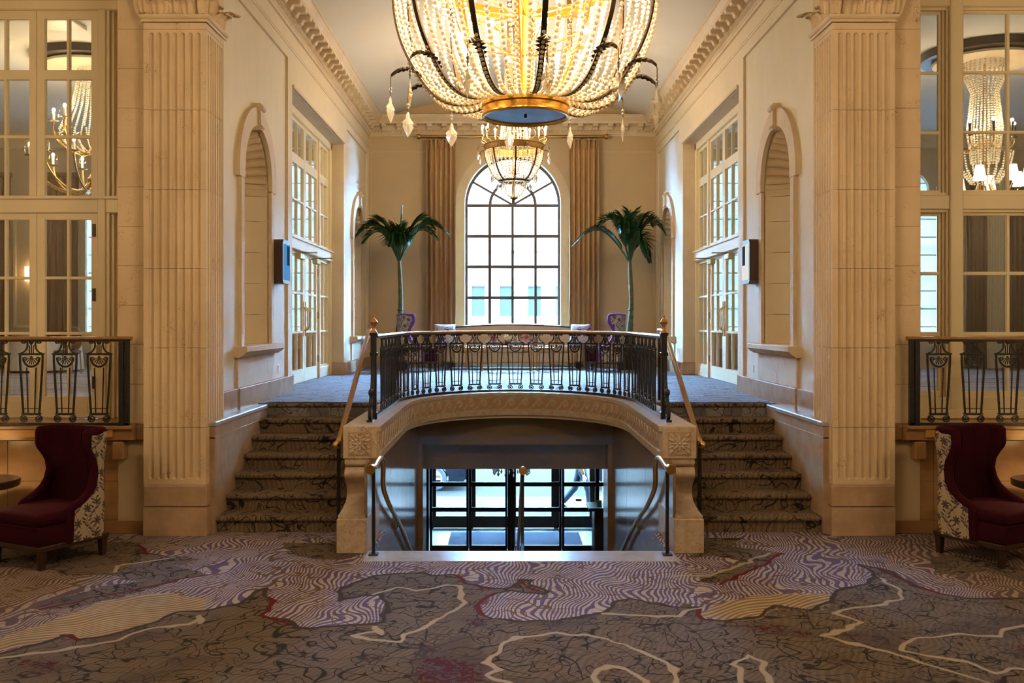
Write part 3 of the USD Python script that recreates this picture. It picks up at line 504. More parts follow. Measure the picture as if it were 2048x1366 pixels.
# ================================================================ fluted pilasters
def pilaster(s):
    side = 'left' if s < 0 else 'right'
    T = thing('fluted_pilaster', f'tall fluted limestone pilaster with leaf capital at the {side} of the steps', 'pilaster', (s * 3.583, 10.06, 0), kind='structure')
    x0, x1, y0, y1 = -3.908, -3.258, 9.75, 10.37
    X = lambda m: mirror(m, -s)
    for z0, z1 in ((0, .30), (.30, .53)): obj('base_block', X(box(x0 - .0, x1 + .012, y0 - .012, y1, z0 + (.002 if z0 else 0), z1 - .002, .012 if z1 > .5 else .003)), 'marble_pink', T)
    body = m3.Manifold.cube((x1 - x0, y1 - y0, 4.81)).translate((x0, y0, .53)); caps = []
    def capsule(x, y): return m3.Manifold.batch_boolean([m3.Manifold.cylinder(4.60, .0265, .0265, 16).translate((x, y, .61)), m3.Manifold.sphere(.0265, 16).translate((x, y, .61)), m3.Manifold.sphere(.0265, 16).translate((x, y, 5.21))], m3.OpType.Add)
    for k in range(7):
        caps.append(capsule(x0 + .082 + k * .081, y0 + .004)); caps.append(capsule(x1 - .004, y0 + .075 + k * .0785))
    body = body - m3.Manifold.batch_boolean(caps, m3.OpType.Add)
    zs = [.53, 1.128, 1.955, 2.78, 3.603, 4.435, 5.27, 5.34]
    for a, b in zip(zs[:-1], zs[1:]):
        d = body ^ m3.Manifold.cube((2, 2, b - a - .004)).translate((x0 - .5, y0 - .5, a + .002))
        obj('drum', X(tri(d)), 'stone', T, smooth=30)
    obj('drum_joint', X(box(x0 + .045, x1 - .045, y0 + .045, y1, .53, 5.33)), 'joint', T)
    ring = [(0, 5.345), (.018, 5.345), (.022, 5.355), (.018, 5.368), (.012, 5.375), (.030, 5.382), (.040, 5.395), (.040, 5.415), (.012, 5.425), (0, 5.425)]
    path = [(x1, y1 + .05), (x1, y0), (x0, y0), (x0, y1 + .05)]
    obj('neck_moulding', X(sweep([(u, z) for u, z in ring], [(p[0], p[1]) for p in path])), 'stone_smooth', T, smooth=25)
    obj('capital_bell', X(box(x0 + .01, x1 - .01, y0 + .01, y1, 5.42, 6.3)), 'stone', T)
    def leaf(w=.29, h=.155, curl=.085):
        nv, nu = 19, 33; v = np.linspace(0, 1, nv); u = np.linspace(-1, 1, nu); R = []
        for b in v:
            ww = w / 2 * (.80 + .22 * math.sin(b * 3.0)) * (1 + .03 * math.cos(b * 20)) if b < .8 else w / 2 * (.86 - 1.2 * (b - .8))
            out = .015 + .03 * b + curl * max(0, (b - .6) / .4) ** 1.6; zz = h * (b if b < .8 else .8 + .16 * math.sin((b - .8) / .2 * PI))
            R.append([(ww * q, -(out + .013 * math.cos(q * 12.6) * (1 - .4 * abs(q)) + .012 * math.cos(q * 3.1) - .02 * q * q), zz) for q in u])
        v, f = np.array(R).reshape(-1, 3), grid_faces(nv, nu); b = v + [0, .03, 0]; return cat([(v, f), (b, f[:, ::-1])])
    for i in range(2): obj('acanthus_leaf', X(mv(leaf(), (x0 + .17 + i * .31, y0 + .01, 5.42))), 'stone', T, smooth=60)
    for i in range(2): obj('acanthus_leaf', X(mv(leaf(), (x1 - .01, y0 + .16 + i * .30, 5.42), rz=PI / 2)), 'stone', T, smooth=60)
    obj('corner_leaf', X(mv(leaf(.2, .19, .13), (x1, y0 + .0, 5.42), rz=PI / 4)), 'stone', T, smooth=60)
    obj('corner_leaf', X(mv(leaf(.2, .19, .15), (x1 - .02, y1 - .03, 5.44), rz=PI / 2)), 'stone', T, smooth=60)
    for i in range(3): obj('acanthus_leaf', X(mv(leaf(.26, .30, .12), (x0 + .02 + i * .31, y0 + .012, 5.44))), 'stone', T, smooth=60)
pilaster(-1); pilaster(1)
# ================================================================ hall walls beside the steps
def hall_wall(s):
    side = 'left' if s < 0 else 'right'; X = lambda m: mirror(m, -s)
    Wn = struct('wall_hall_' + side, X(box(-4.2, -3.3, 10.0, 10.5, -.02, 7.75)), 'stone', f'pitted limestone wall strip and marble dado behind the {side} armchair', 'wall')
    zz = [ZS + .006 + .4145 * k for k in range(13)]
    for k, (a, b) in enumerate(zip(zz[:-1], zz[1:])): obj('stone_block', X(box(-4.22, -3.88, 9.85, 10.02, a + .002, b - .002, .004)), 'stone', Wn)
    obj('jamb_return', X(box(-4.218, -4.16, 9.9, 10.56, ZS, 6.2)), 'stone_smooth', Wn)
    obj('joint_backing', X(box(-4.215, -3.89, 9.856, 10.05, 0, 6.3)), 'joint', Wn)
    obj('dado_band', X(box(-4.22, -3.88, 9.835, 10.0, ZS - .175, ZS + .004, .008)), 'marble_warm', Wn)
    for x0, x1 in ((-9, -6.9), (-6.9, -5.38), (-5.38, -4.36), (-4.36, -3.86)):
        for z0, z1 in ((0, .14), (.14, .55), (.55, ZS - .17)): obj('dado_panel', X(box(x0 + .002, x1 - .002, 9.86 - (.012 if z0 == 0 else 0), 10.0, z0 + .002, z1 - .001, .003)), 'marble_warm', Wn)
    obj('lintel', X(box(-9, -3.3, 9.85, 10.5, 6.1, 7.75)), 'stone', Wn)
    # balcony ledge with bracket
    led = [(0, ZS - .17), (.05, ZS - .17), (.06, ZS - .155), (.13, ZS - .15), (.135, ZS - .06), (.16, ZS - .045), (.175, ZS - .03), (.175, ZS - .008), (.165, ZS), (0, ZS)]
    R = np.stack([np.array([(x, 9.86 - u, z) for u, z in led]) for x in (-9, -4.01)]); obj('ledge', X(rings(R)), 'marble_warm', Wn, smooth=False)
    obj('ledge_return', X(box(-4.01, -3.88, 9.80, 9.9, ZS - .16, ZS - .01, .01)), 'marble_warm', Wn)
    for x in (-4.17, -6.2): obj('ledge_bracket', X(box(x - .06, x + .06, 9.73, 9.9, ZS - .36, ZS - .17, .012)), 'marble_warm', Wn)
    struct('floor_balcony_' + side, X(box(-9, -4.21, 9.70, 10.56, ZS - .12, ZS - .004)), 'wood_table', f'narrow wooden balcony floor behind the {side} iron balustrade', 'floor')
    struct('floor_ballroom_' + side, X(box(-14, -3.7, 10.56, BACK + .1, ZS - .15, ZS)), 'carpet_ballroom', f'streaked purple and ivory carpet of the {side} ballroom', 'carpet')
hall_wall(-1); hall_wall(1)
# unseen rest of the hall and the ballrooms' shells
struct('wall_hall_back', box(-9.2, 9.2, -6.2, -6, 0, 7.8), 'plaster', 'plain cream wall of the hall behind the camera', 'wall')
for s, n in ((-1, 'west'), (1, 'east')):
    struct('wall_hall_' + n, mirror(box(-9.2, -9, -6, 10.6, 0, 7.8), -s), 'plaster', f'plain cream {n} end wall of the hall', 'wall')
    struct('wall_ballroom_' + n, mirror(box(-14.2, -14, 10.4, 22.2, ZS - .2, 7.2), -s), 'wall_room', f'outer {n} wall of the ballroom', 'wall')
    struct('wall_ballroom_south_' + n, mirror(box(-14.2, -8.9, 10.4, 10.56, ZS - .3, 7.2), -s), 'wall_room', f'inner {n} wall of the ballroom beside its glazed doors', 'wall')
    struct('ceiling_ballroom_' + n, mirror(box(-14.2, -4.05, 10.4, 22.3, 6.6, 6.75), -s), 'ceiling_paint', f'plain cream ceiling of the {n} ballroom', 'ceiling')
    wf = sbox(-14.2, -1, -4.0, 7.2)
    holes = [sbox(-9.95, 2.0, -8.65, 5.3).union(arch(-9.3, .42, 5.2, 5.3)), sbox(-6.75, 2.0, -4.3, 6.0)]
    for h in holes: wf = wf.difference(h)
    F = struct('wall_facade_' + n, mirror(ex_y(wf, BACK, BACK + .3), -s), 'wall_room', f'street wall of the {n} ballroom with tall windows', 'wall')
    obj('room_cornice', mirror(box(-14, -4.2, BACK - .25, BACK, 6.25, 6.6), -s), 'stone_smooth', F); obj('chair_rail', mirror(box(-14, -4.2, BACK - .05, BACK, ZS + .75, ZS + .83), -s), 'paint_cream', F)
    for x0, x1 in ((-9.95, -8.65), (-6.75, -4.3)):
        obj('window_pane', mirror(box(x0, x1, BACK + .2, BACK + .206, 2.0, 6.0), -s), 'glass_pane', F)
        obj('roller_shade', mirror(box(x0 + .01, x1 - .01, BACK + .12, BACK + .125, 2.01, 6.0), -s), 'roller_shade', F); obj('shade_bar', mirror(cat([box(x0 + .01, x1 - .01, BACK + .105, BACK + .13, z - .012, z + .012) for z in np.arange(2.12, 5.9, .42)]), -s), 'white_cloth', F)
        for z in (2.0, 2.6, 3.3, 4.0, 4.7, 5.25): obj('window_bar', mirror(box(x0, x1, BACK + .19, BACK + .22, z - .015, z + .015), -s), 'paint_cream', F)
        for x in np.linspace(x0, x1, 4): obj('window_bar', mirror(box(x - .02, x + .02, BACK + .19, BACK + .22, 2.0, 5.6), -s), 'paint_cream', F)
struct('ceiling_hall', box(-9.2, 9.2, -6.2, 10.4, 7.3, 7.5), 'ceiling_paint', 'flat cream ceiling of the hall', 'ceiling')
struct('beam_hall', box(-3.95, 3.95, 9.75, 10.4, 6.3, 7.75), 'stone', 'stone beam across the opening of the raised bay', 'beam')
struct('roof', box(-14.4, 14.4, -6.4, 22.3, 7.75, 8.0), 'limestone', 'flat roof over the hall and its ballrooms', 'roof')
# ================================================================ glazed doors and windows
def glazed(us, zs, u0, u1, z0, z1, mw=.024):
    """polygon of a leaf (us / zs: lists of pane spans) and the pane rectangles"""
    panes = [(a, b, c, d) for a, b in us for c, d in zs]
    p = sbox(u0, z0, u1, z1)
    for a, b, c, d in panes: p = p.difference(sbox(a, c, b, d))
    return p, panes
def cols(u0, u1, n, mw=.026): 
    w = (u1 - u0 - (n - 1) * mw) / n; return [(u0 + k * (w + mw), u0 + k * (w + mw) + w) for k in range(n)]
def leaf(root, name, ex, mirr, us, zs, u0, u1, z0, z1, d0, d1, back=None):
    """a framed leaf with beaded panes under root; ex maps (poly, depth0, depth1) to a mesh"""
    p, panes = glazed(us, zs, u0, u1, z0, z1)
    L = obj(name, mirr(ex(p, d0, d1)), 'paint_cream', root, smooth=False)
    m = (d0 + d1) / 2; bead = []
    for a, b, c, d in panes:
        r = sbox(a - .012, c - .012, b + .012, d + .012).difference(sbox(a + .004, c + .004, b - .004, d - .004)); bead.append(ex(r, m - .014, m + .014))
        obj('pane', mirr(ex(sbox(a - .003, c - .003, b + .003, d + .003), m - .003, m + .003)), 'glass_pane', L)
    obj('glazing_bead', mirr(cat(bead)), 'paint_cream', L, smooth=False)
    return L
ROWS = [(1.42, 2.04), (2.07, 2.70), (2.73, 3.36)]
def bay_door(s, n):
    side = 'left' if s < 0 else 'right'; X = lambda m: mirror(m, -s)
    D = thing(f'door_{n}', f'glazed cream double door with brass pulls in the {side} wall of the bay', 'door', (s * 3.66, 16.27, ZU), kind='structure')
    y0, y1 = DOOR[0], DOOR[1]; yc = 16.27
    fr = [box(-3.72, -3.58, a, b, ZU, 5.74, .01) for a, b in ((y0, y0 + .09), (y1 - .09, y1))] + [box(-3.71, -3.60, a - .05, a + .05, ZU, 5.66, .008) for a in (15.10, 17.44)]
    fr += [box(-3.72, -3.56, y0, y1, 3.41, 3.60, .012), box(-3.71, -3.53, y0, y1, 3.585, 3.615, .006), box(-3.72, -3.58, y0, y1, 5.60, 5.74, .01)]
    obj('door_frame', X(cat(fr)), 'paint_cream', D, smooth=False)
    for k, (a, b) in enumerate(((15.15, yc - .004), (yc + .004, 17.39))):
        L = leaf(D, 'door_leaf', ex_x, X, cols(a + .13, b - .13, 2), ROWS, a, b, ZU + .012, 3.41, -3.685, -3.64)
        h = b if k else a; hd = yc + (.07 if k else -.07)
        for z in (1.55, 2.35, 3.15): obj('hinge', X(cyl((-3.63, h), .014, z - .06, z + .06, 8)), 'brass_old', L)
        obj('pull_handle', X(cat([tube(curve([(-3.64, hd, 2.08), (-3.59, hd, 2.11), (-3.575, hd, 2.28), (-3.59, hd, 2.45), (-3.64, hd, 2.48)], 14), .013, 6), box(-3.642, -3.632, hd - .03, hd + .03, 1.98, 2.58, .003)])), 'brass', L)
        cy = yc + (.82 if k else -.55)
        C = obj('door_closer', X(box(-3.64, -3.55, cy - .16, cy + .16, 3.28, 3.38, .01)), 'closer_metal', L)
        obj('closer_arm', X(cat([tube([(-3.58, cy, 3.385), (-3.34, cy + .14, 3.40)], .009, 5), tube([(-3.34, cy + .14, 3.40), (-3.60, cy + .40, 3.415)], .009, 5)])), 'bronze', L)
    for a, b in ((y0 + .09, 15.05), (17.49, y1 - .09)):
        leaf(D, 'sidelight', ex_x, X, cols(a + .08, b - .08, 2), ROWS, a, b, ZU + .2, 3.41, -3.69, -3.63)
        obj('sidelight_plinth', X(box(-3.70, -3.60, a, b, ZU, ZU + .2, .01)), 'paint_cream', D)
    TR = [(3.68, 4.25), (4.28, 4.86), (5.02, 5.54)]
    for a, b, k in ((y0 + .09, 15.05, 2), (15.15, yc - .004, 2), (yc + .004, 17.39, 2), (17.49, y1 - .09, 2)):
        leaf(D, 'transom', ex_x, X, cols(a + .09, b - .09, k), TR, a, b, 3.61, 5.61, -3.69, -3.635)
bay_door(-1, 1); bay_door(1, 2)
FY = 10.50
def hall_glazing():
    ex = lambda p, a, b: ex_y(p, a, b); I = lambda m: m
    # left: glazed double door with transoms
    D = thing('door_3', 'glazed cream ballroom double door behind the left iron balustrade', 'door', (-5.38, FY, ZS), kind='structure')
    prof = []
    for x0, x1 in ((-4.69, -4.60), (-6.17, -6.08)): prof.append(box(x0, x1, FY - .06, FY + .10, ZS, 6.1, .008))
    prof += [box(-8.9, -4.2, FY - .05, FY + .10, 3.44, 3.62, .01), box(-8.9, -4.2, FY - .075, FY - .04, 3.595, 3.63, .004), box(-8.9, -4.2, FY - .08, FY + .12, 5.70, 6.1, .01), box(-8.9, -4.2, FY - .10, FY - .05, 5.80, 5.86, .006)]
    for z0, z1 in ((ZS, 3.44), (3.62, 5.7)):
        for x0, x1, dy in ((-4.60, -4.565, .02), (-4.565, -4.53, .06), (-4.30, -4.2, .02), (-4.34, -4.30, .06)): prof.append(box(x0, x1, FY - .06 + dy, FY + .12, z0, z1))
        prof.append(box(-4.53, -4.34, FY + .04, FY + .14, z0, z0 + .26, .006))
    obj('door_frame', cat(prof), 'paint_cream', D, smooth=False)
    DR = [(1.39, 2.085), (2.11, 2.705), (2.73, 3.37)]; TR = [(3.635, 4.28), (4.31, 4.935), (5.04, 5.61)]
    for k, (a, b) in enumerate(((-6.08, -5.383), (-5.377, -4.69))):
        u = cols(a + .085, b - .08, 2)
        L = leaf(D, 'door_leaf', ex, I, u, DR, a, b, ZS + .01, 3.44, FY - .025, FY + .025)
        x = b if k else a
        for z in (1.55, 2.53, 3.25): obj('hinge', box(x - .016 - .05 * k, x + .016 - .05 * k + (.05 if not k else 0) - (.05 if not k else 0), FY - .04, FY - .02, z - .07, z + .07), 'bronze', L)
        obj('kick_panel', ex_y(sbox(a + .12, ZS + .06, b - .12, ZS + .2), FY - .032, FY - .02), 'paint_cream', L)
        T = leaf(D, 'transom', ex, I, u, TR, a, b, 3.62, 5.70, FY - .03, FY + .03)
    for z0, z1, R in ((ZS + .12, 3.44, DR), (3.62, 5.7, TR)):
        leaf(D, 'sidelight', ex, I, [(-4.475, -4.39)], R, -4.53, -4.34, z0, z1, FY + .05, FY + .09)
        leaf(D, 'sidelight', ex, I, cols(-6.75, -6.27, 2), R, -6.83, -6.19, z0, z1, FY - .02, FY + .03)
        leaf(D, 'sidelight', ex, I, cols(-8.75, -6.95, 4), R, -8.85, -6.87, z0, z1, FY - .02, FY + .03)
    # right: fixed window with a sidelight
    D = thing('window_2', 'wide cream glazed screen behind the right iron balustrade', 'window', (6.2, FY, ZS), kind='structure')
    DR = [(1.45, 2.07), (2.11, 2.755), (2.785, 3.42)]; TR = [(3.70, 4.34), (4.365, 5.01), (5.035, 5.68)]
    prof = [box(4.80, 4.945, FY - .08, FY + .10, ZS, 6.1, .01), box(6.02, 6.14, FY - .08, FY + .10, ZS, 6.1, .01), box(4.2, 8.9, FY - .06, FY + .10, 3.48, 3.64, .01), box(4.2, 8.9, FY - .07, FY + .1, 5.74, 6.1, .01), box(4.2, 8.9, FY - .09, FY + .1, ZS, ZS + .10, .01), box(4.2, 8.9, FY - .065, FY + .08, ZS + .10, ZS + .24, .006)]
    for z0, z1 in ((ZS + .2, 3.48), (3.64, 5.74)):
        prof += [box(4.775, 4.80, FY - .04, FY + .10, z0, z1), box(4.75, 4.775, FY + .0, FY + .10, z0, z1), box(4.945, 4.96, FY - .05, FY + .1, z0, z1)]
        for a in (z0 - .0, z1 - .03): prof.append(box(4.2, 8.9, FY - .03, FY + .08, a, a + .03))
    obj('window_frame', cat(prof), 'paint_cream', D, smooth=False)
    for z0, z1, R in ((ZS + .2, 3.48, DR), (3.64, 5.74, TR)):
        leaf(D, 'sash', ex, I, [(4.26, 4.72)], R, 4.2, 4.76, z0, z1, FY + .03, FY + .07)
        leaf(D, 'sash', ex, I, cols(4.985, 5.99, 2), R, 4.95, 6.03, z0, z1, FY + .0, FY + .05)
        leaf(D, 'sash', ex, I, cols(6.2, 8.7, 5), R, 6.13, 8.85, z0, z1, FY + .0, FY + .05)
hall_glazing()
# ================================================================ stairs, landing, stairwell
RISE, TREAD, Y0 = .17, .348, 9.91
def stairs(s):
    side = 'left' if s < 0 else 'right'
    T = thing('carpeted_staircase', f'carpeted steps up to the landing at the {side} of the stairwell', 'stairs', (s * 2.485, Y0, 0))
    for k in range(7):
        y = Y0 + k * TREAD; z0, z1 = k * RISE, (k + 1) * RISE; r = .028
        t = np.linspace(-PI / 2, PI / 2, 7)[::-1]
        p = [(y + .012, z0), (y + .012, z1 - 2 * r)] + [(y - .012 + r * .0 - r * math.cos(q) + r * .6, z1 - r - r * math.sin(-q) * -1) for q in t[::-1]] 
        p = [(y + .012, z0), (y + .010, z1 - .065)] + [(y + .002 - r * math.cos(q), z1 - r + r * math.sin(q)) for q in np.linspace(-1.2, PI / 2, 7)] + [(y + (TREAD + .03 if k < 6 else .10), z1), (y + (TREAD + .03 if k < 6 else .10), z0)]
        v, f = ex_x(Polygon(p), min(s * 1.77, s * 3.195), max(s * 1.77, s * 3.195)); obj('step', (v, f), 'carpet_stair', T, smooth=40)
stairs(-1); stairs(1)
YC = 12.07
def upath(a, b, y0, n=48):
    t = np.linspace(PI, 0, n); return [(-a, y0)] + [(a * math.cos(q), YC + b * math.sin(q)) for q in t] + [(a, y0)]
well_out = Polygon(upath(1.77, 2.21, 9.4)); well_in = Polygon(upath(1.41, 1.85, 8.0))
ring = well_out.difference(well_in)
land = unary_union([sbox(-3.39, 12.0, 3.39, BACK + .02), sbox(-3.75, DOOR[0], 3.75, DOOR[1])]).difference(Polygon(upath(1.68, 2.12, 8.0)))
struct('floor_landing', ex_z(land, 1.02, ZU), 'carpet_landing', 'daylight tinted patterned carpet of the raised landing in front of the arched window', 'carpet')
PT = 1.18
PA = thing('stone_parapet', 'curved stone parapet with wave scroll frieze around the stairwell', 'parapet', (0, 12.07, PT))
obj('coping', ex_z(well_out.difference(Polygon(upath(1.395, 1.835, 8.0))), PT - .05, PT), 'pedestal_stone', PA)
obj('frieze', ex_z(well_out.intersection(sbox(-3, 9.42, 3, 20)).difference(Polygon(upath(1.41, 1.85, 8.0))), .86, PT - .05), 'pedestal_stone', PA)
obj('frieze_band', ex_z(well_out.intersection(sbox(-3, 9.45, 3, 20)).difference(Polygon(upath(1.395, 1.835, 8.0))), .85, .92), 'pedestal_stone', PA)
def arcpath(a, b, y0):
    P = np.array(upath(a, b, y0, 240)); S = np.r_[0, np.cumsum(np.linalg.norm(np.diff(P, axis=0), axis=1))]; return P, S
def wave_scrolls():
    P, S = arcpath(1.41, 1.85, 9.5); T = np.gradient(P, axis=0); T /= np.linalg.norm(T, axis=1, keepdims=True)
    sp = .212; n = int(S[-1] // sp); off = (S[-1] - n * sp) / 2
    tail = curve([(-.125, -.075), (-.075, -.055), (-.03, .0), (.005, .05), (.045, .068)], 12); cu = spiral((.045, .018), .05, .008, PI / 2, PI / 2 - 3.6 * PI, 26)
    line = np.vstack([tail[:-1], cu]); w = np.r_[np.linspace(.03, .03, 11), np.linspace(.028, .012, 26)]
    b = bar(line, w, .022)
    for k in range(n):
        s0 = off + (k + .5) * sp; v = b[0].copy(); q = s0 + v[:, 0]
        px, py, tx, ty = (np.interp(q, S, A) for A in (P[:, 0], P[:, 1], T[:, 0], T[:, 1]))
        obj('wave_scroll', (np.stack([px + ty * v[:, 1], py - tx * v[:, 1], 1.015 + v[:, 2]], 1), b[1]), 'pedestal_stone', PA, smooth=30)
    u = [(0, .935), (.004, .935), (.004, 1.10), (0, 1.10)]
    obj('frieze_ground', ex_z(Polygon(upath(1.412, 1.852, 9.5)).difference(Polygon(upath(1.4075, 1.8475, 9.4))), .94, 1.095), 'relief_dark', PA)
wave_scrolls()
def pedestal(s):
    X = lambda m: mirror(m, -s)
    obj('pedestal_block', X(cat([box(-1.77, -1.43, 9.385, 9.8, .855, PT - .002, .006), box(-1.755, -1.45, 9.40, 9.8, .80, .855), box(-1.75, -1.455, 9.41, 9.8, .785, .81)])), 'pedestal_stone', PA, smooth=False)
    t = np.linspace(0, 1, 13)
    vol = [(9.50 - .10 * math.sin(PI * q) - .02, .80 - .20 * q) for q in t]
    prof = [(9.75, .80)] + vol + [(9.50, .585), (9.53, .54), (9.54, .49), (9.52, .45), (9.47, .42), (9.38, .395), (9.25, .375), (9.10, .365), (9.02, .36), (9.02, .325), (9.75, .325)]
    obj('scroll', X(ex_x(Polygon(prof), -1.755, -1.50)), 'pedestal_stone', PA, smooth=40)
    obj('pedestal_base', X(box(-1.765, -1.478, 9.0, 9.92, 0, .33, .006)), 'pedestal_stone', PA)
    m = [box(-.105, .105, 0, .006, -.105, .105)]
    for k in range(8):
        a = k * PI / 4; m.append(mv(sph((0, 0, 0), 1, 1, (.034, .01, .014)), (math.cos(a) * .045, -.004, math.sin(a) * .045), ry=-a))
        a += PI / 8; m.append(mv(sph((0, 0, 0), 1, 1, (.024, .008, .009)), (math.cos(a) * .082, -.003, math.sin(a) * .082), ry=-a))
        m.append(sph((math.cos(a) * .105 * 1.0, -.002, math.sin(a) * .105), .010, 1))
    for a in (1, 3, 5, 7): a = a * PI / 4; m.append(mv(sph((0, 0, 0), 1, 1, (.028, .01, .012)), (math.cos(a) * .115, -.003, math.sin(a) * .115), ry=-a))
    m.append(sph((0, -.004, 0), .018, 1))
    R = obj('rosette_panel', X(mv(cat(m), (-1.60, 9.381, 1.005))), 'pedestal_stone', PA, smooth=40)
    fr = sbox(-.115, -.115, .115, .115).difference(sbox(-.107, -.107, .107, .107)); obj('panel_edge', X(mv(ex_y(fr, -.004, .003), (-1.60, 9.383, 1.005))), 'relief_dark', R)
pedestal(-1); pedestal(1)
# stairwell down to the street doors
for s, n in ((-1, 'left'), (1, 'right')):
    Wn = struct('wall_stairwell_' + n, mirror(box(-1.76, -1.51, 9.6, 14.3, ZL, .86), -s), 'marble_dark', f'polished brown marble wall at the {n} side of the lower stairs', 'wall')
    for y0, y1 in ((9.08, 10.9), (10.9, 12.6), (12.6, 14.28)): obj('marble_slab', mirror(box(-1.51, -1.48, y0 + .002, y1 - .002, ZL, .85 if y0 > 9.5 else .85, .002), -s), 'marble_dark', Wn)
    struct('wall_entrance_' + n, mirror(box(-2.3, -1.95, 14.3, 20.4, ZL, 1.0), -s), 'marble_warm', f'{n} wall of the street entrance below the landing', 'wall')
    obj_p = struct('portal_jamb', mirror(box(-2.3, -1.41, 14.3, 14.95, ZL, .4, .01), -s), 'marble_warm', f'brown marble jamb at the {n} side of the street entrance', 'jamb')
struct('stairwell_beam', box(-2.3, 2.3, 14.26, 14.6, .36, 1.0), 'beam_shaded', 'plain beam under the landing above the lower stairs', 'beam')
struct('portal_lintel', box(-2.3, 2.3, 14.6, 14.95, -.06, .9), 'beam_shaded', 'plain lintel over the street entrance', 'lintel')
struct('ceiling_entrance', box(-2.3, 2.3, 14.6, 20.6, .9, 1.0), 'plaster', 'low plain ceiling of the street entrance', 'ceiling')
struct('stairwell_soffit', ex_z(sbox(-1.76, 12.0, 1.76, 14.4).difference(Polygon(upath(1.45, 1.9, 8.0))), .80, .86), 'plaster', 'plaster underside of the landing over the lower stairs', 'ceiling')
struct('threshold', box(-1.478, 1.478, 8.71, 9.10, -.16, .003, .003), 'marble_floor', 'polished grey marble threshold at the head of the lower stairs', 'threshold')
SD = thing('marble_staircase', 'marble stairs going down from the hall to the street doors', 'stairs', (0, 9.09, 0))
for k in range(13):
    y = 9.09 + k * .35; z = -(k + 1) * (-ZL) / 13
    if k < 12: obj('step', box(-1.478, 1.478, y, y + .36, z - .17, z, .006), 'marble_floor', SD)
struct('floor_entrance', box(-2.3, 2.3, 13.25, 20.5, ZL - .1, ZL), 'tile_entrance', 'pale stone floor of the street entrance', 'floor')
# inner street doors
def entry_doors():
    D = thing('door_4', 'row of dark metal glazed doors at the foot of the lower stairs', 'door', (0, 18.1, ZL), kind='structure'); y = 18.1; ex = ex_y
    xs = [-1.66, -.945, .0, .90, 1.56]; zr = [(ZL + .12, -1.43), (-1.35, -.94), (-.86, .1)]
    fr = [box(a - .03, a + .03, y - .06, y + .08, ZL, .9) for a in (-1.66, 1.62)] + [box(-2.0, 2.0, y - .05, y + .08, .2, .9), box(-.115, .02, y - .07, y + .09, ZL, .4)]
    obj('door_frame', cat(fr), 'door_metal', D)
    for k, (a, b) in enumerate(((-1.62, -.86), (-.86, -.115), (.02, .93), (.93, 1.62))):
        l, r = (.05, .045) if k != 2 else (.02, .05); p = sbox(a + .003, ZL + .012, b - .003, .2)
        for c, d in zr: p = p.difference(sbox(a + l, c, b - r, d))
        L = obj('door_leaf', ex_y(p, y - .025, y + .025), 'door_metal', D)
        for c, d in zr: obj('pane', ex_y(sbox(a + l - .004, c - .004, b - r + .004, d + .004), y - .004, y + .004), 'glass_pane', L)
        if k == 3: obj('door_plate', box(a + .27, a + .38, y - .032, y - .006, -1.22, -1.18), 'brass', L, label='small brass plate on the glass')
    for a, b in ((-2.0, -1.69), (1.65, 2.0)): obj('side_pane', box(a, b, y - .004, y + .004, ZL + .05, .2), 'glass_pane', D)
    for a, b in ((-2.0, -1.69), (1.65, 2.0)): obj('side_rail', cat([box(a, b, y - .02, y + .02, z0, z1) for z0, z1 in ((ZL, ZL + .06), (-1.43, -1.35), (-.94, -.86))]), 'door_metal', D)
    y = 20.16
    D = thing('door_5', 'outer pair of dark glazed street doors beyond the entrance mat', 'door', (0, y, ZL), kind='structure')
    obj('door_frame', cat([box(a - .05, a + .05, y - .04, y + .08, ZL, .9) for a in (-1.75, -.90, .93, 1.75)] + [box(-2, 2, y - .04, y + .08, .15, .9)]), 'door_metal', D)
    for a, b in ((-1.70, -.95), (-.85, .012), (.018, .88), (.98, 1.70)):
        p = sbox(a, ZL + .01, b, .15).difference(sbox(a + .05, ZL + .26, b - .05, .05)); L = obj('door_leaf', ex_y(p, y - .02, y + .03), 'door_metal', D)
        obj('pane', ex_y(sbox(a + .045, ZL + .255, b - .045, .06), y, y + .006), 'glass_pane', L)
entry_doors()
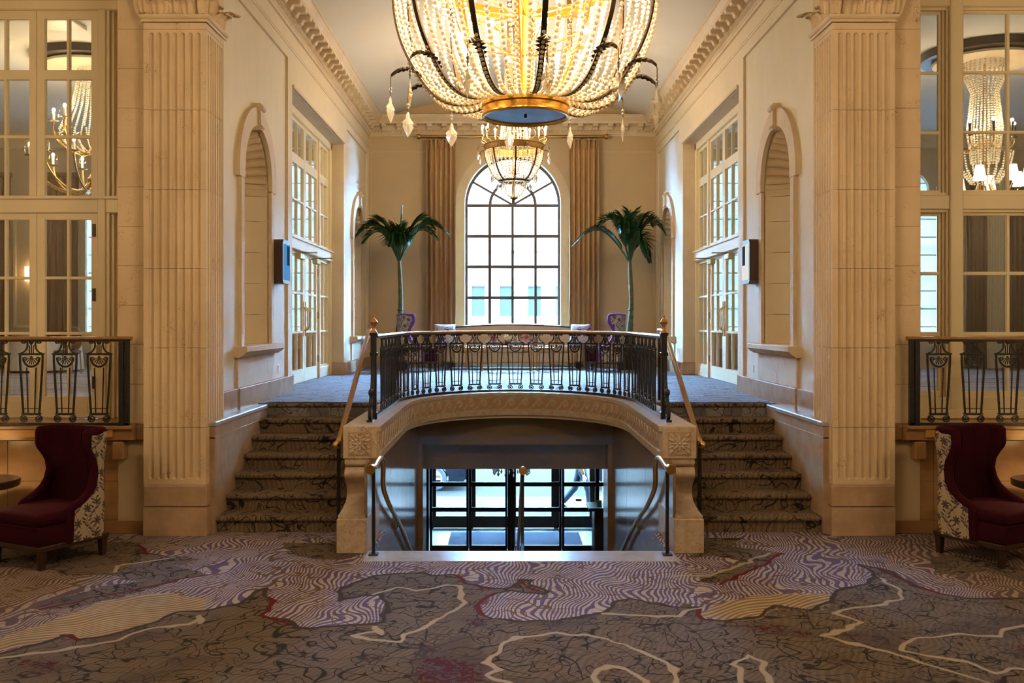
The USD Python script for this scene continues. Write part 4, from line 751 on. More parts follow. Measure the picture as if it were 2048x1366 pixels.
# ================================================================ iron balustrades
def lyre():
    """one baluster in the xz plane, .888 m tall, centred on x = 0, standing on z = 0"""
    m = []; t = .016
    for s in (-1, 1):
        arm = curve([(s * .052, .868), (s * .040, .83), (s * .047, .79), (s * .068, .757), (s * .108, .738)], 14); m.append(bar(arm, .013, t))
        a0 = PI if s > 0 else 0; m.append(bar(spiral((s * .078, .857), .030, .006, a0, a0 - s * 3.3 * PI, 22), .010, t))
        m.append(box(s * .02 - .004, s * .02 + .004, -.005, .005, .735, .82))
        leg = np.array([(s * .118, .722), (s * .118, .655), (s * .084, .105)]); m.append(bar(leg, .017, t)); m.append(bar([(s * .126, .66), (s * .110, .66)], .012, t + .004))
        m.append(bar([(s * .048, .585), (s * .034, .105)], .010, .010))
        m.append(bar(spiral((s * .066, .672), .026, .006, -PI / 2 if s > 0 else -PI / 2, -PI / 2 + s * 3.0 * PI, 16), .008, .012))
        m.append(bar(np.vstack([[(s * .0, .088), (s * .05, .090)], spiral((s * .074, .045), .042, .008, PI / 2 + s * .3, PI / 2 - s * 3.6 * PI, 28)]), .012, t))
        m.append(sph((s * .078, 0, .857), .009, 1)); m.append(sph((s * .074, 0, .045), .010, 1))
    m.append(box(-.004, .004, -.005, .005, .735, .84))
    for k in range(6): a = k * PI / 3; m.append(sph((.016 * math.cos(a), -.004, .852 + .016 * math.sin(a)), .012, 1, (1, .7, 1)))
    m.append(sph((0, -.008, .852), .011, 1)); m.append(box(-.045, .045, -.008, .008, .872, .886))
    m.append(box(-.134, .134, -.012, .012, .722, .736)); m.append(box(-.10, .10, -.012, .012, .092, .105)); m.append(box(-.082, .082, -.005, .005, .150, .157))
    a = np.linspace(PI, 2 * PI, 22); m.append(bar(np.stack([.086 * np.cos(a), .692 + .098 * np.sin(a)], 1), np.r_[.008, np.linspace(.014, .022, 10), np.linspace(.022, .014, 10), .008], t))
    for k in range(7):
        q = math.radians(-160 + k * 23.3); m.append(tube([(.010 * math.cos(q), 0, .693 + .010 * math.sin(q)), (.064 * math.cos(q), 0, .690 + .074 * math.sin(q))], [.003, .0065], 4))
    m.append(sph((0, 0, .697), .012, 1)); m.append(box(-.118, .118, -.004, .004, .714, .722))
    return cat(m)
LYRE = lyre()
def side_balustrade(s):
    side = 'left' if s < 0 else 'right'; y = 9.75; X = lambda m: mirror(m, -s)
    B = thing('iron_balustrade', f'black iron lyre balustrade with brass handrail on the {side} balcony ledge', 'balustrade', (s * 5.5, y, ZS))
    obj('handrail', X(tube([(-8.6, y, 2.055), (-4.03, y, 2.055)], [.034, .034], 10, sx=.6)), 'wood_rail', B, label='polished bronze handrail')
    obj('top_bar', X(box(-8.6, -4.05, y - .014, y + .014, 2.02, 2.038)), 'iron', B); obj('bottom_bar', X(box(-8.6, -4.05, y - .02, y + .02, ZS + .003, ZS + .028, .004)), 'iron', B)
    for k, x in enumerate((-4.078, -4.132)): obj('end_post', X(box(x - .024, x + .024, y - .02 - .012 * k, y + .02 + .0, ZS, 2.03, .003)), 'iron', B)
    for k in range(12):
        x = -4.37 - k * .352 if s < 0 else -4.362 - k * .358
        obj('lyre_baluster', X(mv(LYRE, (x, y, ZS + .024), s=(1, 1, .988))), 'iron', B, smooth=30)
side_balustrade(-1); side_balustrade(1)
def main_balustrade():
    B = thing('iron_balustrade', 'curved black iron lyre balustrade with bronze handrail around the stairwell', 'balustrade', (0, 12.07, PT))
    P = np.array(upath(1.56, 2.0, 10.1, 160)); S = np.r_[0, np.cumsum(np.linalg.norm(np.diff(P, axis=0), axis=1))]
    at = lambda q: np.stack([np.interp(q, S, P[:, 0]), np.interp(q, S, P[:, 1])], 1)
    Q = at(np.linspace(0, S[-1], 120))
    rail = lambda z, hw, hh: sweep([(-hw, z - hh), (hw, z - hh), (hw, z + hh), (-hw, z + hh)], Q)
    obj('handrail', sweep([(-.035, 2.06), (.035, 2.06), (.042, 2.075), (.03, 2.095), (0, 2.10), (-.03, 2.095), (-.042, 2.075)], Q), 'wood_rail', B, smooth=60, label='polished bronze handrail')
    obj('top_bar', rail(2.052, .02, .008), 'iron', B); obj('bottom_bar', rail(PT + .02, .022, .016), 'iron', B)
    mid = S[-1] / 2; sp = .316
    for k in range(-13, 14):
        q = mid + k * sp
        if q < .1 or q > S[-1] - .1: continue
        a, b, c = at(np.array([q - .03, q, q + .03])); d = c - a
        obj('lyre_baluster', mv(LYRE, (b[0], b[1], PT + .03), rz=math.atan2(d[1], d[0]), s=(1, 1, .972)), 'iron', B, smooth=30)
    for s in (-1, 1):
        x = s * 1.56; y = 10.08
        n = obj('newel_post', cat([box(x - .03, x + .03, y - .03, y + .03, PT, 2.11, .004), box(x - .04, x + .04, y - .04, y + .04, PT, PT + .08, .006), box(x - .04, x + .04, y - .04, y + .04, 1.86, 1.90, .004), box(x - .042, x + .042, y - .042, y + .042, 2.08, 2.11, .004)]), 'iron', B)
        obj('finial', lathe([(0, 2.11), (.036, 2.11), (.036, 2.125), (.02, 2.14), (.017, 2.17), (.022, 2.19), (.030, 2.20), (.042, 2.215), (.044, 2.225), (.03, 2.245), (.014, 2.265), (.008, 2.28), (.012, 2.29), (.006, 2.305), (0, 2.31)], 14, c=(x, y, 0)), 'copper', n)
        # scrolled iron bracket in front of the newel
        prof = curve([(0, .86), (.01, .62), (.06, .40), (.14, .27), (.20, .16), (.20, .08)], 20); w = np.linspace(.02, .05, 20)
        sc = cat([bar(prof, w, .035), bar(spiral((.205, .085), .075, .012, PI / 2 + .4, PI / 2 + .4 - 3.2 * PI, 26), .022, .035), bar(spiral((.07, .20), .07, .01, 0, 3.0 * PI, 24), .016, .03), bar(spiral((.05, .36), .045, .008, 0, 3 * PI, 20), .013, .03), mv(sph((0, 0, 0), 1, 1, (.03, .03, .045)), (.17, 0, .30)), box(.12, .285, -.03, .03, 0, .02), box(0, .02, -.018, .018, 0, .86)])
        obj('scroll_bracket', mv(sc, (x, y - .035, PT), rz=-PI / 2), 'iron', n, smooth=40)
main_balustrade()
def stair_rails():
    for s, n in ((-1, 'left'), (1, 'right')):
        x = s * 1.89
        T = thing('stair_handrail', f'brass handrail on a black post beside the {n} carpeted steps', 'handrail', (x, 9.8, 0))
        d = np.array([0, 2.2, 1.16]); a = np.array([x, 9.80, .955])
        obj('rail', tube([a, a + d * .5, a + d, a + d + [0, .45, 0]], .03, 10), 'wood_rail', T); obj('end_knob', cat([sph((x - s * -.012, 9.765, .945), .042, 2), tube([(x, 9.80, .955), (x, 9.86, .987)], .036, 10)]), 'brass', T)
        obj('post', box(x - .018, x + .018, 9.80, 9.836, .0, .95, .003), 'iron', T); obj('post', box(x - .018, x + .018, 12.4, 12.436, ZU, 2.08, .003), 'iron', T)
        # lower stairs
        x = s * 1.40
        T = thing('lower_handrail', f'bent brass handrail on the {n} marble wall of the lower stairs', 'handrail', (x, 9.0, 0))
        pts = [(x, 8.78, .85), (x, 9.2, .85), (x, 9.5, .845), (x, 9.62, .80), (x + s * .03, 9.85, .52), (x + s * .03, 10.0, .40), (x + s * .03, 11.0, -.06), (x + s * .03, 12.4, -.72), (x + s * .03, 13.5, -1.24)]
        obj('rail', tube(curve(pts, 60), .026, 10), 'brass_old', T); obj('end_cap', tube([(x, 8.73, .848), (x, 8.80, .85)], .045, 14), 'brass', T)
        obj('post', box(x - .016, x + .016, 8.93, 8.962, .003, .85, .003), 'iron', T); obj('post_foot', box(x - .045, x + .045, 8.90, 8.99, .003, .018, .003), 'iron', T)
        for y, z in ((9.45, .80), (11.2, -.19), (12.7, -.90)): obj('wall_bracket', tube(curve([(x + s * .03, y, z + .02), (x + s * .05, y, z - .05), (s * 1.478, y, z - .06)], 8), .011, 6), 'brass_old', T)
    T = thing('lower_handrail', 'brass capped handrail down the middle of the lower stairs', 'handrail', (.03, 9.75, -.4))
    obj('rail', tube([(.035, 9.72, .69), (.03, 11.5, -.22), (.02, 13.5, -1.2)], .022, 8), 'brass_old', T); obj('end_cap', tube([(.035, 9.66, .69), (.035, 9.74, .685)], .042, 14), 'brass', T)
    for y, z0, z1 in ((9.74, -.34, .67), (13.3, -2.2, -1.1)): obj('post', box(.015, .05, y, y + .035, z0, z1, .003), 'iron', T)
stair_rails()
# ================================================================ chandeliers
def pendant(h=.17):
    """kite-shaped faceted prism hanging down from z = 0"""
    o = [(0, 0), (.010, -.02), (.014, -.045), (.036, -.075), (.030, -.088), (.034, -.10), (.020, -.135), (.012, -.15), (0, -.17)]
    p = [(x, z * h / .17) for x, z in o] + [(-x, z * h / .17) for x, z in o[-2:0:-1]]
    q = np.array(p); n = len(q); V = [(x, 0, z) for x, z in q] + [(0, -.014, -.085 * h / .17), (0, .014, -.085 * h / .17)]
    F = [(i, (i + 1) % n, n) for i in range(n)] + [((i + 1) % n, i, n + 1) for i in range(n)]
    return np.array(V), np.array(F)
def leaf_arm():
    """curled serrated bronze leaf in the xz plane: x outwards from the rib"""
    c = curve([(0, 0), (.06, .085), (.14, .12), (.22, .105), (.285, .05)], 26); T = np.gradient(c, axis=0); T /= np.linalg.norm(T, axis=1, keepdims=True)
    t = np.linspace(0, 1, 26); w = (.008 + .026 * np.sin(PI * np.clip(t * 1.05, 0, 1)) ** .8) * (1 + .45 * (np.arange(26) % 3 - 1))
    R = []
    for (x, z), tt, ww in zip(c, T, w): n = np.array([-tt[1], tt[0]]); R.append([(x - n[0] * .006 - tt[0] * .2 * ww, -ww, z - n[1] * .02), (x + n[0] * .008, 0, z + n[1] * .008), (x - n[0] * .006 - tt[0] * .2 * ww, ww, z - n[1] * .02), (x - n[0] * .008, 0, z - n[1] * .008)])
    return cat([rings(R), tube([(.285, 0, .05), (.291, 0, .02), (.291, 0, -.125)], .004, 4)])
def strand(pts, r=.0148, sub=1, step=2.5):
    p = np.asarray(pts, float); S = np.r_[0, np.cumsum(np.linalg.norm(np.diff(p, axis=0), axis=1))]; n = int(S[-1] / (r * step)); q = (np.arange(n) + .5) * S[-1] / n
    C = np.stack([np.interp(q, S, p[:, k]) for k in range(3)], 1); b = sph((0, 0, 0), r, sub)
    return (b[0][None] + C[:, None]).reshape(-1, 3), (b[1][None] + (np.arange(n) * len(b[0]))[:, None, None]).reshape(-1, 3)
def rib(profile, w, t):
    """bronze band following an (r, z) profile at angle 0"""
    p = np.asarray(profile, float); v, f = bar(p, t, w); return v, f
def turn(m, a): return mv(m, rz=a)
def big_chandelier():
    c = (0.0, 6.5, 3.64)
    T = thing('chandelier', 'large basket chandelier of crystal bead strings and bronze ribs hanging in the hall', 'chandelier', c)
    o = lambda n, m, t, par=None, **k: obj(n, mv(m, (0, 0, 0)), t, par or T, local=True, **k)
    prof = np.array([(.306, .10), (.40, .075), (.52, .085), (.63, .145), (.73, .27), (.82, .43), (.88, .61), (.905, .83), (.90, 1.1), (.86, 1.35), (.80, 1.55)])
    P = curve(prof, 40)
    # bottom ring and mirror
    o('base_ring', lathe([(.285, 0), (.30, -.004), (.305, .01), (.298, .02), (.298, .06), (.306, .07), (.306, .09), (.298, .10), (.28, .10), (.278, .02), (.285, 0)], 48), 'gold_leaf', smooth=30)
    o('base_mirror', lathe([(0, .012), (.284, .012), (.284, .02), (0, .02)], 48), 'mirror_blue', label='round blue mirrored underside'); o('mirror_stud', sph((0, 0, .008), .012, 1), 'bronze')
    ph = math.radians(6.8) + PI / 2 * 0
    for k in range(12):
        a = -PI / 2 + ph + k * PI / 6
        r = o('rib', turn(rib(P + [.012, 0], .036, .012), a), 'bronze', smooth=30)
        L = o('leaf_arm', turn(mv(leaf_arm(), (.69, 0, .225), s=(.82, 1, .8)), a), 'bronze', smooth=40)
        for j in range(2): o('pendant_bead', turn(sph((.929, 0, .225 - j * .024 - .05), .012 - .002 * j, 1), a), 'crystal', L)
        o('pendant', turn(mv(pendant(.19), (.929, 0, .125), rz=.9, s=(1.3, 1.2, 1)), a), 'crystal', L, smooth=False)
        for j in range(4):
            b = a + (j + 1) * PI / 30; q = P.copy()
            o('bead_strand', turn(strand(np.stack([q[:, 0], 0 * q[:, 0], q[:, 1]], 1)), b), 'bead_glass', smooth=True)
        q = P + [.026, 0]; o('rib_bead_strand', turn(strand(np.stack([q[:14, 0], 0 * q[:14, 0], q[:14, 1]], 1), .012), a), 'bead_glass', smooth=True)
    # inside: hoop, straps, stem, sloping arms with bulbs
    o('inner_hoop', lathe([(.56, .86), (.62, .86), (.625, .93), (.615, .94), (.56, .94), (.56, .86)], 40), 'gold_leaf', smooth=30)
    o('stem', cat([lathe([(.028, .05), (.028, 1.6), (.04, 1.62), (.02, 1.7), (.02, 3.66)], 12), *[box(-.034 + .0 * k, -.022, -.03, .03, .06, 1.5) for k in range(1)]]), 'gold_leaf')
    for k in range(6): a = k * PI / 3 + .4; o('strap', turn(bar([(.22, .07), (.36, .30), (.50, .60), (.57, .9)], .01, .028), a), 'gold_leaf')
    for k in range(8):
        for tier, (r, z) in enumerate(((.44, .52), (.60, .80))):
            a = k * PI / 4 + .25 + tier * .39
            A = o('lamp_arm', turn(tube([(.02, 0, z - .10), (r - .06, 0, z)], .007, 5), a), 'brass')
            o('lamp_socket', turn(tube([(r - .07, 0, z - .003), (r - .01, 0, z + .008)], .017, 8), a), 'brass_old', A); o('light_bulb', turn(sph((r + .022, 0, z + .012), .026, 1), a), 'bulb', A, smooth=True)
    for k in range(20): a = k * PI / 10; o('inner_bead_strand', turn(strand([(.30, 0, .10), (.48, 0, .42), (.585, 0, .88), (.60, 0, 1.5)], .012), a + .1), 'bead_glass', smooth=True)
    o('upper_hoop', lathe([(.78, 1.53), (.815, 1.53), (.82, 1.60), (.78, 1.60), (.78, 1.53)], 40), 'bronze')
    for k in range(12): a = k * PI / 6; o('suspension_chain', turn(tube([(.79, 0, 1.58), (.03, 0, 2.7)], .008, 5), a), 'bronze')
    return T
BIG = big_chandelier()
for x, lab in ((-6.6, 'added unseen bead chandelier lighting the west end of the hall'), (6.6, 'added unseen bead chandelier lighting the east end of the hall')): dup(BIG, lab, (x, 3.2, 3.9))  # copies added out of view to light the foreground
def small_chandelier():
    c = (0.0, 16.8, 4.36)
    T = thing('chandelier', 'small crystal chandelier with candle lights in front of the arched window', 'chandelier', c)
    o = lambda n, m, t, par=None, **k: obj(n, m, t, par or T, local=True, **k)
    P = curve([(.27, .40), (.36, .48), (.44, .62), (.50, .78), (.525, .93)], 24); P2 = curve([(.05, .10), (.12, .14), (.18, .25), (.20, .38)], 14)
    o('gallery_ring', lathe([(.515, .92), (.54, .92), (.545, .935), (.53, .95), (.53, 1.02), (.545, 1.03), (.54, 1.045), (.515, 1.045), (.515, .92)], 40), 'brass_old', smooth=30)
    o('bottom_ring', lathe([(.24, .37), (.28, .37), (.285, .40), (.27, .42), (.24, .42), (.24, .37)], 32), 'bronze')
    o('bottom_finial', lathe([(0, 0), (.012, .005), (.018, .03), (.01, .045), (.03, .06), (.075, .085), (.06, .105), (0, .11)], 14), 'bronze')
    o('stem', lathe([(.012, .1), (.012, 1.25), (.035, 1.27), (.035, 1.30), (.014, 1.33), (.014, 3.10), (.12, 3.12), (.13, 3.19)], 10), 'brass_old')
    for k in range(8):
        a = k * PI / 4 - PI / 2 + .05; o('rib', turn(rib(P + [.01, 0], .028, .014), a), 'bronze'); o('acanthus_leaf', turn(mv(leaf_arm(), (.24, 0, .38), s=(.45, .6, .5)), a), 'bronze')
        A = o('pendant_arm', turn(tube(curve([(.54, 0, .90), (.58, 0, .98), (.66, 0, .97), (.68, 0, .91)], 10), .006, 5), a + .3), 'bronze'); o('pendant', turn(mv(pendant(.16), (.68, 0, .89)), a + .3), 'crystal', A, smooth=False)
        o('pendant', turn(mv(pendant(.14), (.29, 0, .36)), a), 'crystal', smooth=False); o('pendant', turn(mv(pendant(.14), (.42, 0, .50)), a + .35), 'crystal', smooth=False)
        for j in range(5): b = a + (j + .5) * PI / 20; q = P; o('bead_strand', turn(strand(np.stack([q[:, 0], 0 * q[:, 0], q[:, 1]], 1), .013), b), 'bead_glass', smooth=True)
        for j in range(2): b = a + (j + .5) * PI / 8; o('lower_bead_strand', turn(strand(np.stack([P2[:, 0], 0 * P2[:, 0], P2[:, 1]], 1), .011), b), 'bead_glass', smooth=True)
        for j in range(2):
            b = a + .2 + j * PI / 8; hz = 1.16 + .07 * ((k + j) % 2)
            A = o('candle_arm', turn(tube(curve([(.515, 0, 1.03), (.53, 0, 1.08), (.56, 0, 1.09), (.575, 0, hz)], 9), .008, 5), b), 'brass_old')
            o('candle_cup', turn(lathe([(0, hz), (.018, hz + .005), (.03, hz + .03), (.012, hz + .04), (0, hz + .04)], 10, c=(.575, 0, 0)), b), 'brass_old', A); o('candle_tube', turn(cyl((.575, 0), .013, hz + .03, hz + .15, 8), b), 'plastic_white', A); o('light_bulb', turn(sph((.575, 0, hz + .18), .02, 1, (1, 1, 1.6)), b), 'bulb_small', A, smooth=True)
    for k in range(24): a = k * PI / 12; o('upper_bead_strand', turn(strand([(.27, 0, 1.05), (.22, 0, 1.4), (.17, 0, 1.9), (.16, 0, 2.6)], .013), a), 'bead_glass', smooth=True)
    for k in range(6): a = k * PI / 3; o('light_bulb', turn(sph((.10, 0, 1.45 + .12 * (k % 2)), .024, 1), a), 'bulb_small', smooth=True); o('lamp_basket_bar', turn(bar([(.02, .50), (.14, .56), (.2, .72)], .01, .012), a), 'copper')
    o('lamp_basket', cat([tube([(r * math.cos(q), r * math.sin(q), z) for q in np.linspace(0, 2 * PI, 25)[:-1]], .006, 4, closed=True) for r, z in ((.1, .53), (.15, .58), (.18, .64), (.2, .70), (.2, .75))]), 'copper')
    for k in range(4): o('light_bulb', turn(sph((.26, 0, .72), .024, 1), k * PI / 2), 'bulb_small', smooth=True)
small_chandelier()
def room_chandelier(kind, loc):
    left = kind == 'left'
    T = thing('chandelier', 'brass ballroom chandelier with glass hurricane lamps on curling arms' if left else 'tall bead column chandelier with white lamp shades in the right ballroom', 'chandelier', loc)
    o = lambda n, m, t, par=None, **k: obj(n, m, t, par or T, local=True, **k)
    if left:
        o('stem', lathe([(0, -.25), (.06, -.22), (.10, -.12), (.12, 0), (.07, .08), (.03, .15), (.03, .6), (.08, .68), (.03, .78), (.02, 2.3)], 16), 'brass_old')
        for tier, (R, z, n) in enumerate(((.98, .40, 12), (.62, 1.02, 8))):
            for k in range(n):
                a = k * 2 * PI / n + tier * .3 + .1
                A = o('arm', turn(tube(curve([(.06, 0, z - .35), (.3 * R, 0, z - .62), (.75 * R, 0, z - .5), (R, 0, z - .12)], 16), .016, 6), a), 'brass_old', smooth=60)
                o('lamp_dish', turn(lathe([(0, z - .12), (.08, z - .10), (.085, z - .09), (0, z - .09)], 12, c=(R, 0, 0)), a), 'brass_old', A); o('candle_tube', turn(cyl((R, 0), .02, z - .09, z + .05, 8), a), 'plastic_white', A)
                o('hurricane_shade', turn(lathe([(.05, z - .09), (.075, z - .03), (.07, z + .06), (.055, z + .13), (.075, z + .19)], 14, c=(R, 0, 0)), a), 'glass_pane', A, smooth=True); o('light_bulb', turn(sph((R, 0, z + .08), .024, 1, (1, 1, 1.5)), a), 'bulb_room', A, smooth=True)
        for k in range(26): a = k * PI / 13; o('bead_strand', turn(strand([(.55, 0, .78), (.36, 0, 1.2), (.26, 0, 1.7), (.24, 0, 2.2)], .014), a), 'bead_glass', smooth=True)
        for k in range(18): a = k * PI / 9; o('lower_bead_strand', turn(strand(curve([(.55, 0, .76), (.45, 0, .58), (.25, 0, .45), (.08, 0, .40)], 12), .013), a), 'bead_glass', smooth=True)
    else:
        o('stem', lathe([(.02, .2), (.02, 2.4)], 8), 'brass_old')
        for k in range(28): a = k * PI / 14; o('bead_strand', turn(strand([(.20, 0, .45), (.26, 0, 1.0), (.20, 0, 1.6), (.34, 0, 1.95), (.34, 0, 2.12)], .016), a), 'bead_glass', smooth=True)
        for k in range(20): a = k * PI / 10; o('lower_bead_strand', turn(strand([(.42, 0, .62), (.36, 0, .35), (.2, 0, .12)], .016), a), 'bead_glass', smooth=True)
        for k in range(8):
            a = k * PI / 4 + .2
            A = o('arm', turn(tube(curve([(.1, 0, .1), (.35, 0, -.12), (.55, 0, -.05), (.62, 0, .05)], 12), .014, 6), a), 'brass_old', smooth=60); o('lamp_shade', turn(lathe([(.055, .33), (.085, .12), (.10, .10), (.06, .33)], 14, c=(.62, 0, 0)), a), 'shade_white', A, smooth=40)
            B = o('upper_arm', turn(tube(curve([(.1, 0, .8), (.25, 0, .66), (.40, 0, .7), (.44, 0, .86)], 12), .012, 6), a + .4), 'brass_old', smooth=60); o('candle_tube', turn(lathe([(0, .84), (.05, .86), (.02, .90), (.028, 1.05), (.0, 1.05)], 10, c=(.44, 0, 0)), a + .4), 'iron', B); o('light_bulb', turn(sph((.44, 0, 1.08), .026, 1), a + .4), 'bulb_room', B, smooth=True)
room_chandelier('left', (-6.98, 15.6, 4.60)); room_chandelier('right', (7.62, 15.2, 4.35))
for x, y, s in ((-6.98, 15.6, 'left'), (7.62, 15.2, 'right')):
    T = thing('ceiling_medallion', f'round dark rimmed ceiling disc above the {s} ballroom chandelier', 'ceiling medallion', (x, y, 6.6))
    obj('medallion_disc', lathe([(0, 6.42), (.78, 6.42), (.80, 6.45), (.74, 6.48), (0, 6.48)], 40, c=(x, y, 0)), 'stone_smooth', T); obj('dark_rim', lathe([(.70, 6.48), (.96, 6.48), (.98, 6.62), (.7, 6.62)], 40, c=(x, y, 0)), 'wood_dark', T)
    top('ceiling_vent', box(x + .07, x + .63, y - 2.2, y - 1.7, 6.54, 6.60, .01), 'paint_cream', f'small square ceiling vent in the {s} ballroom', 'vent')
def fringe_chandelier():
    T = thing('chandelier', 'low crystal fringe chandelier over the entrance mat', 'chandelier', (-.05, 16.2, -.42))
    o = lambda n, m, t, **k: obj(n, m, t, T, local=True, **k)
    o('hoop', lathe([(.29, .5), (.31, .5), (.31, .54), (.29, .54), (.29, .5)], 28), 'bronze'); o('stem', lathe([(.012, .5), (.012, 1.2)], 8), 'bronze'); o('hoop_spoke', cat([box(-.3, .3, -.01, .01, .51, .53), box(-.01, .01, -.3, .3, .51, .53)]), 'bronze')
    for k in range(26): a = k * PI / 13; o('crystal_string', turn(cat([strand([(.30, 0, .5), (.30, 0, .1 + .05 * (k % 2))], .012), mv(pendant(.09), (.30, 0, .1 + .05 * (k % 2)))]), a), 'crystal')
    o('light_bulb', sph((0, 0, .4), .03, 1), 'shade_white')
fringe_chandelier()
# ================================================================ curtains
def drape(x0, x1, y, z0, z1, folds, amp, pinch=True, seed=0):
    rnd = random.Random(seed); nu, nv = folds * 10 + 1, 30; u = np.linspace(0, 1, nu); ph = [rnd.uniform(.7, 1.3) for _ in range(folds + 1)]
    F = []
    for v in np.linspace(0, 1, nv):
        a = amp * (.55 + .45 * min(1, v * 2.5)) * np.interp(u * folds, np.arange(folds + 1), ph)
        yy = y - a * np.cos(u * folds * 2 * PI) + .012 * np.sin(v * 9 + u * 20); xx = x0 + (x1 - x0) * u + (.012 * np.sin(u * folds * 4 * PI + v * 4)); sq = 1 - .03 * math.sin(v * PI)
        F.append(np.stack([(xx - (x0 + x1) / 2) * sq + (x0 + x1) / 2, yy, np.full(nu, z1 + (z0 - z1) * v)], 1))
    A = np.array(F); Bk = A + [0, .015, 0]; R = np.concatenate([A, Bk[:, ::-1]], 1); return rings(R)
def main_curtains():
    y = BACK - .26
    T = thing('curtain_rod', 'long brass curtain rod with ball finials above the arched window', 'curtain rod', (0, y, 6.50))
    obj('rod', tube([(-2.08, y, 6.50), (2.08, y, 6.50)], .036, 12), 'brass_old', T)
    for s in (-1, 1): obj('finial', mv(lathe([(0, -.02), (.045, -.01), (.045, .01), (.025, .02), (.06, .05), (.07, .085), (.06, .12), (.02, .145), (0, .15)], 14), (s * 2.08, y, 6.50), ry=s * PI / 2), 'brass_old', T); obj('wall_bracket', box(s * 1.62 - .02, s * 1.62 + .02, y, BACK, 6.47, 6.53), 'brass_old', T)
    for s, n in ((-1, 'left'), (1, 'right')):
        for k in range(8): x = s * (1.36 + k * .085); obj('ring', mv(tube([(.048 * math.cos(q), 0, .048 * math.sin(q)) for q in np.linspace(0, 2 * PI, 13)[:-1]], .006, 5, closed=True), (x, y, 6.49), rz=PI / 2), 'brass_old', T)
        x0, x1 = sorted((s * 1.30, s * 1.99)); C = thing('curtain', f'floor length bronze silk curtain on the {n} of the arched window', 'curtain', ((x0 + x1) / 2, y, ZU), group=None)
        obj('curtain_panel', drape(x0, x1, y, ZU + .01, 6.42, 6, .085, seed=3 + s), 'curtain', C, smooth=60)
        xl = (x0, x0 + .012) if s > 0 else (x1 - .012, x1); obj('pinch_pleats', cat([box(q - .012, q + .012, y - .08, y - .04, 6.22, 6.43, .004) for q in np.linspace(x0 + .05, x1 - .05, 8)]), 'curtain', C)
main_curtains()
for x0, x1, lab in ((-10.75, -9.93, 'brown curtain right of the wall light in the left ballroom'), (-12.1, -11.5, 'brown curtain left of the wall light in the left ballroom'), (-8.7, -8.1, 'brown curtain on the inner side of the left ballroom window'), (10.38, 10.86, 'brown curtain left of the fluted ballroom pilaster'), (11.4, 12.0, 'brown curtain right of the fluted ballroom pilaster'), (8.1, 8.7, 'brown curtain on the inner side of the right ballroom window')):
    C = thing('curtain', lab, 'curtain', ((x0 + x1) / 2, BACK - .3, ZS)); obj('curtain_panel', drape(x0, x1, BACK - .35, ZS + .02, 5.6, 5, .06, seed=int(abs(x0) * 7)), 'curtain_brown', C, smooth=60); obj('curtain_heading', box(x0, x1, BACK - .43, BACK - .28, 5.55, 5.65, .01), 'curtain_brown', C)
# ================================================================ wing chairs
def floral_sdf(P):
    """signed distance to a printed vine with leaves and flowers, tile .30 x .44 m"""
    W, Hh = .21, .30; rnd = random.Random(5); D = np.full(len(P), 1.0)
    q = np.c_[(P[:, 0] + 50 * W) % W, (P[:, 1] + 50 * Hh) % Hh]
    fl = [(.045, .06, .044, .3), (.16, .19, .046, 1.0), (.05, .235, .03, .2)]; lv = []
    for k in range(18):
        y = k * Hh / 18; x = .5 * W + .26 * W * math.sin(2 * PI * y / Hh); sgn = 1 if k % 2 else -1
        lv.append((x + sgn * .034, y + .012, math.atan2(.7, sgn), .021 + .006 * rnd.random(), .0085))
    for ox in (-W, 0, W):
        for oy in (-Hh, 0, Hh):
            for cx, cy, r, a0 in fl:
                d = q - [cx + ox, cy + oy]; rad = np.hypot(d[:, 0], d[:, 1]); th = np.arctan2(d[:, 1], d[:, 0]) + a0; D = np.minimum(D, (rad / (r * (.32 + .68 * np.abs(np.cos(3.5 * th)))) - 1) * r * .5)
            for cx, cy, a, l, w in lv:
                d = q - [cx + ox, cy + oy]; c, s = math.cos(a), math.sin(a); x = d[:, 0] * c + d[:, 1] * s; y = -d[:, 0] * s + d[:, 1] * c; D = np.minimum(D, (np.hypot(x / l, y / w) - 1) * w)
    ph = 2 * PI * q[:, 1] / Hh; stem = np.abs(q[:, 0] - W * (.5 + .26 * np.sin(ph))) * .8 - .0028; D = np.minimum(D, stem)
    s2 = np.abs(q[:, 0] - (W * .02 + .5 * q[:, 1]) % W) * .8 - .002; return np.minimum(D, s2)
N = {'a': ('attribute', {'attribute': 'print'}), 'm': ('map_range', {'from_min': -.0015, 'from_max': .0015, 'to_min': 1.0, 'to_max': 0.0, 'clamp': True}), 'p': ('principled_bsdf', {'roughness': .85})}; L = [('a.fac', 'm.value')]
mixc(N, L, 'c', 'm.result', (0.36, 0.295, 0.20), (0.060, 0.036, 0.055)); L.append(('c.color', 'p.base_color')); mat('floral_fabric', N, L)
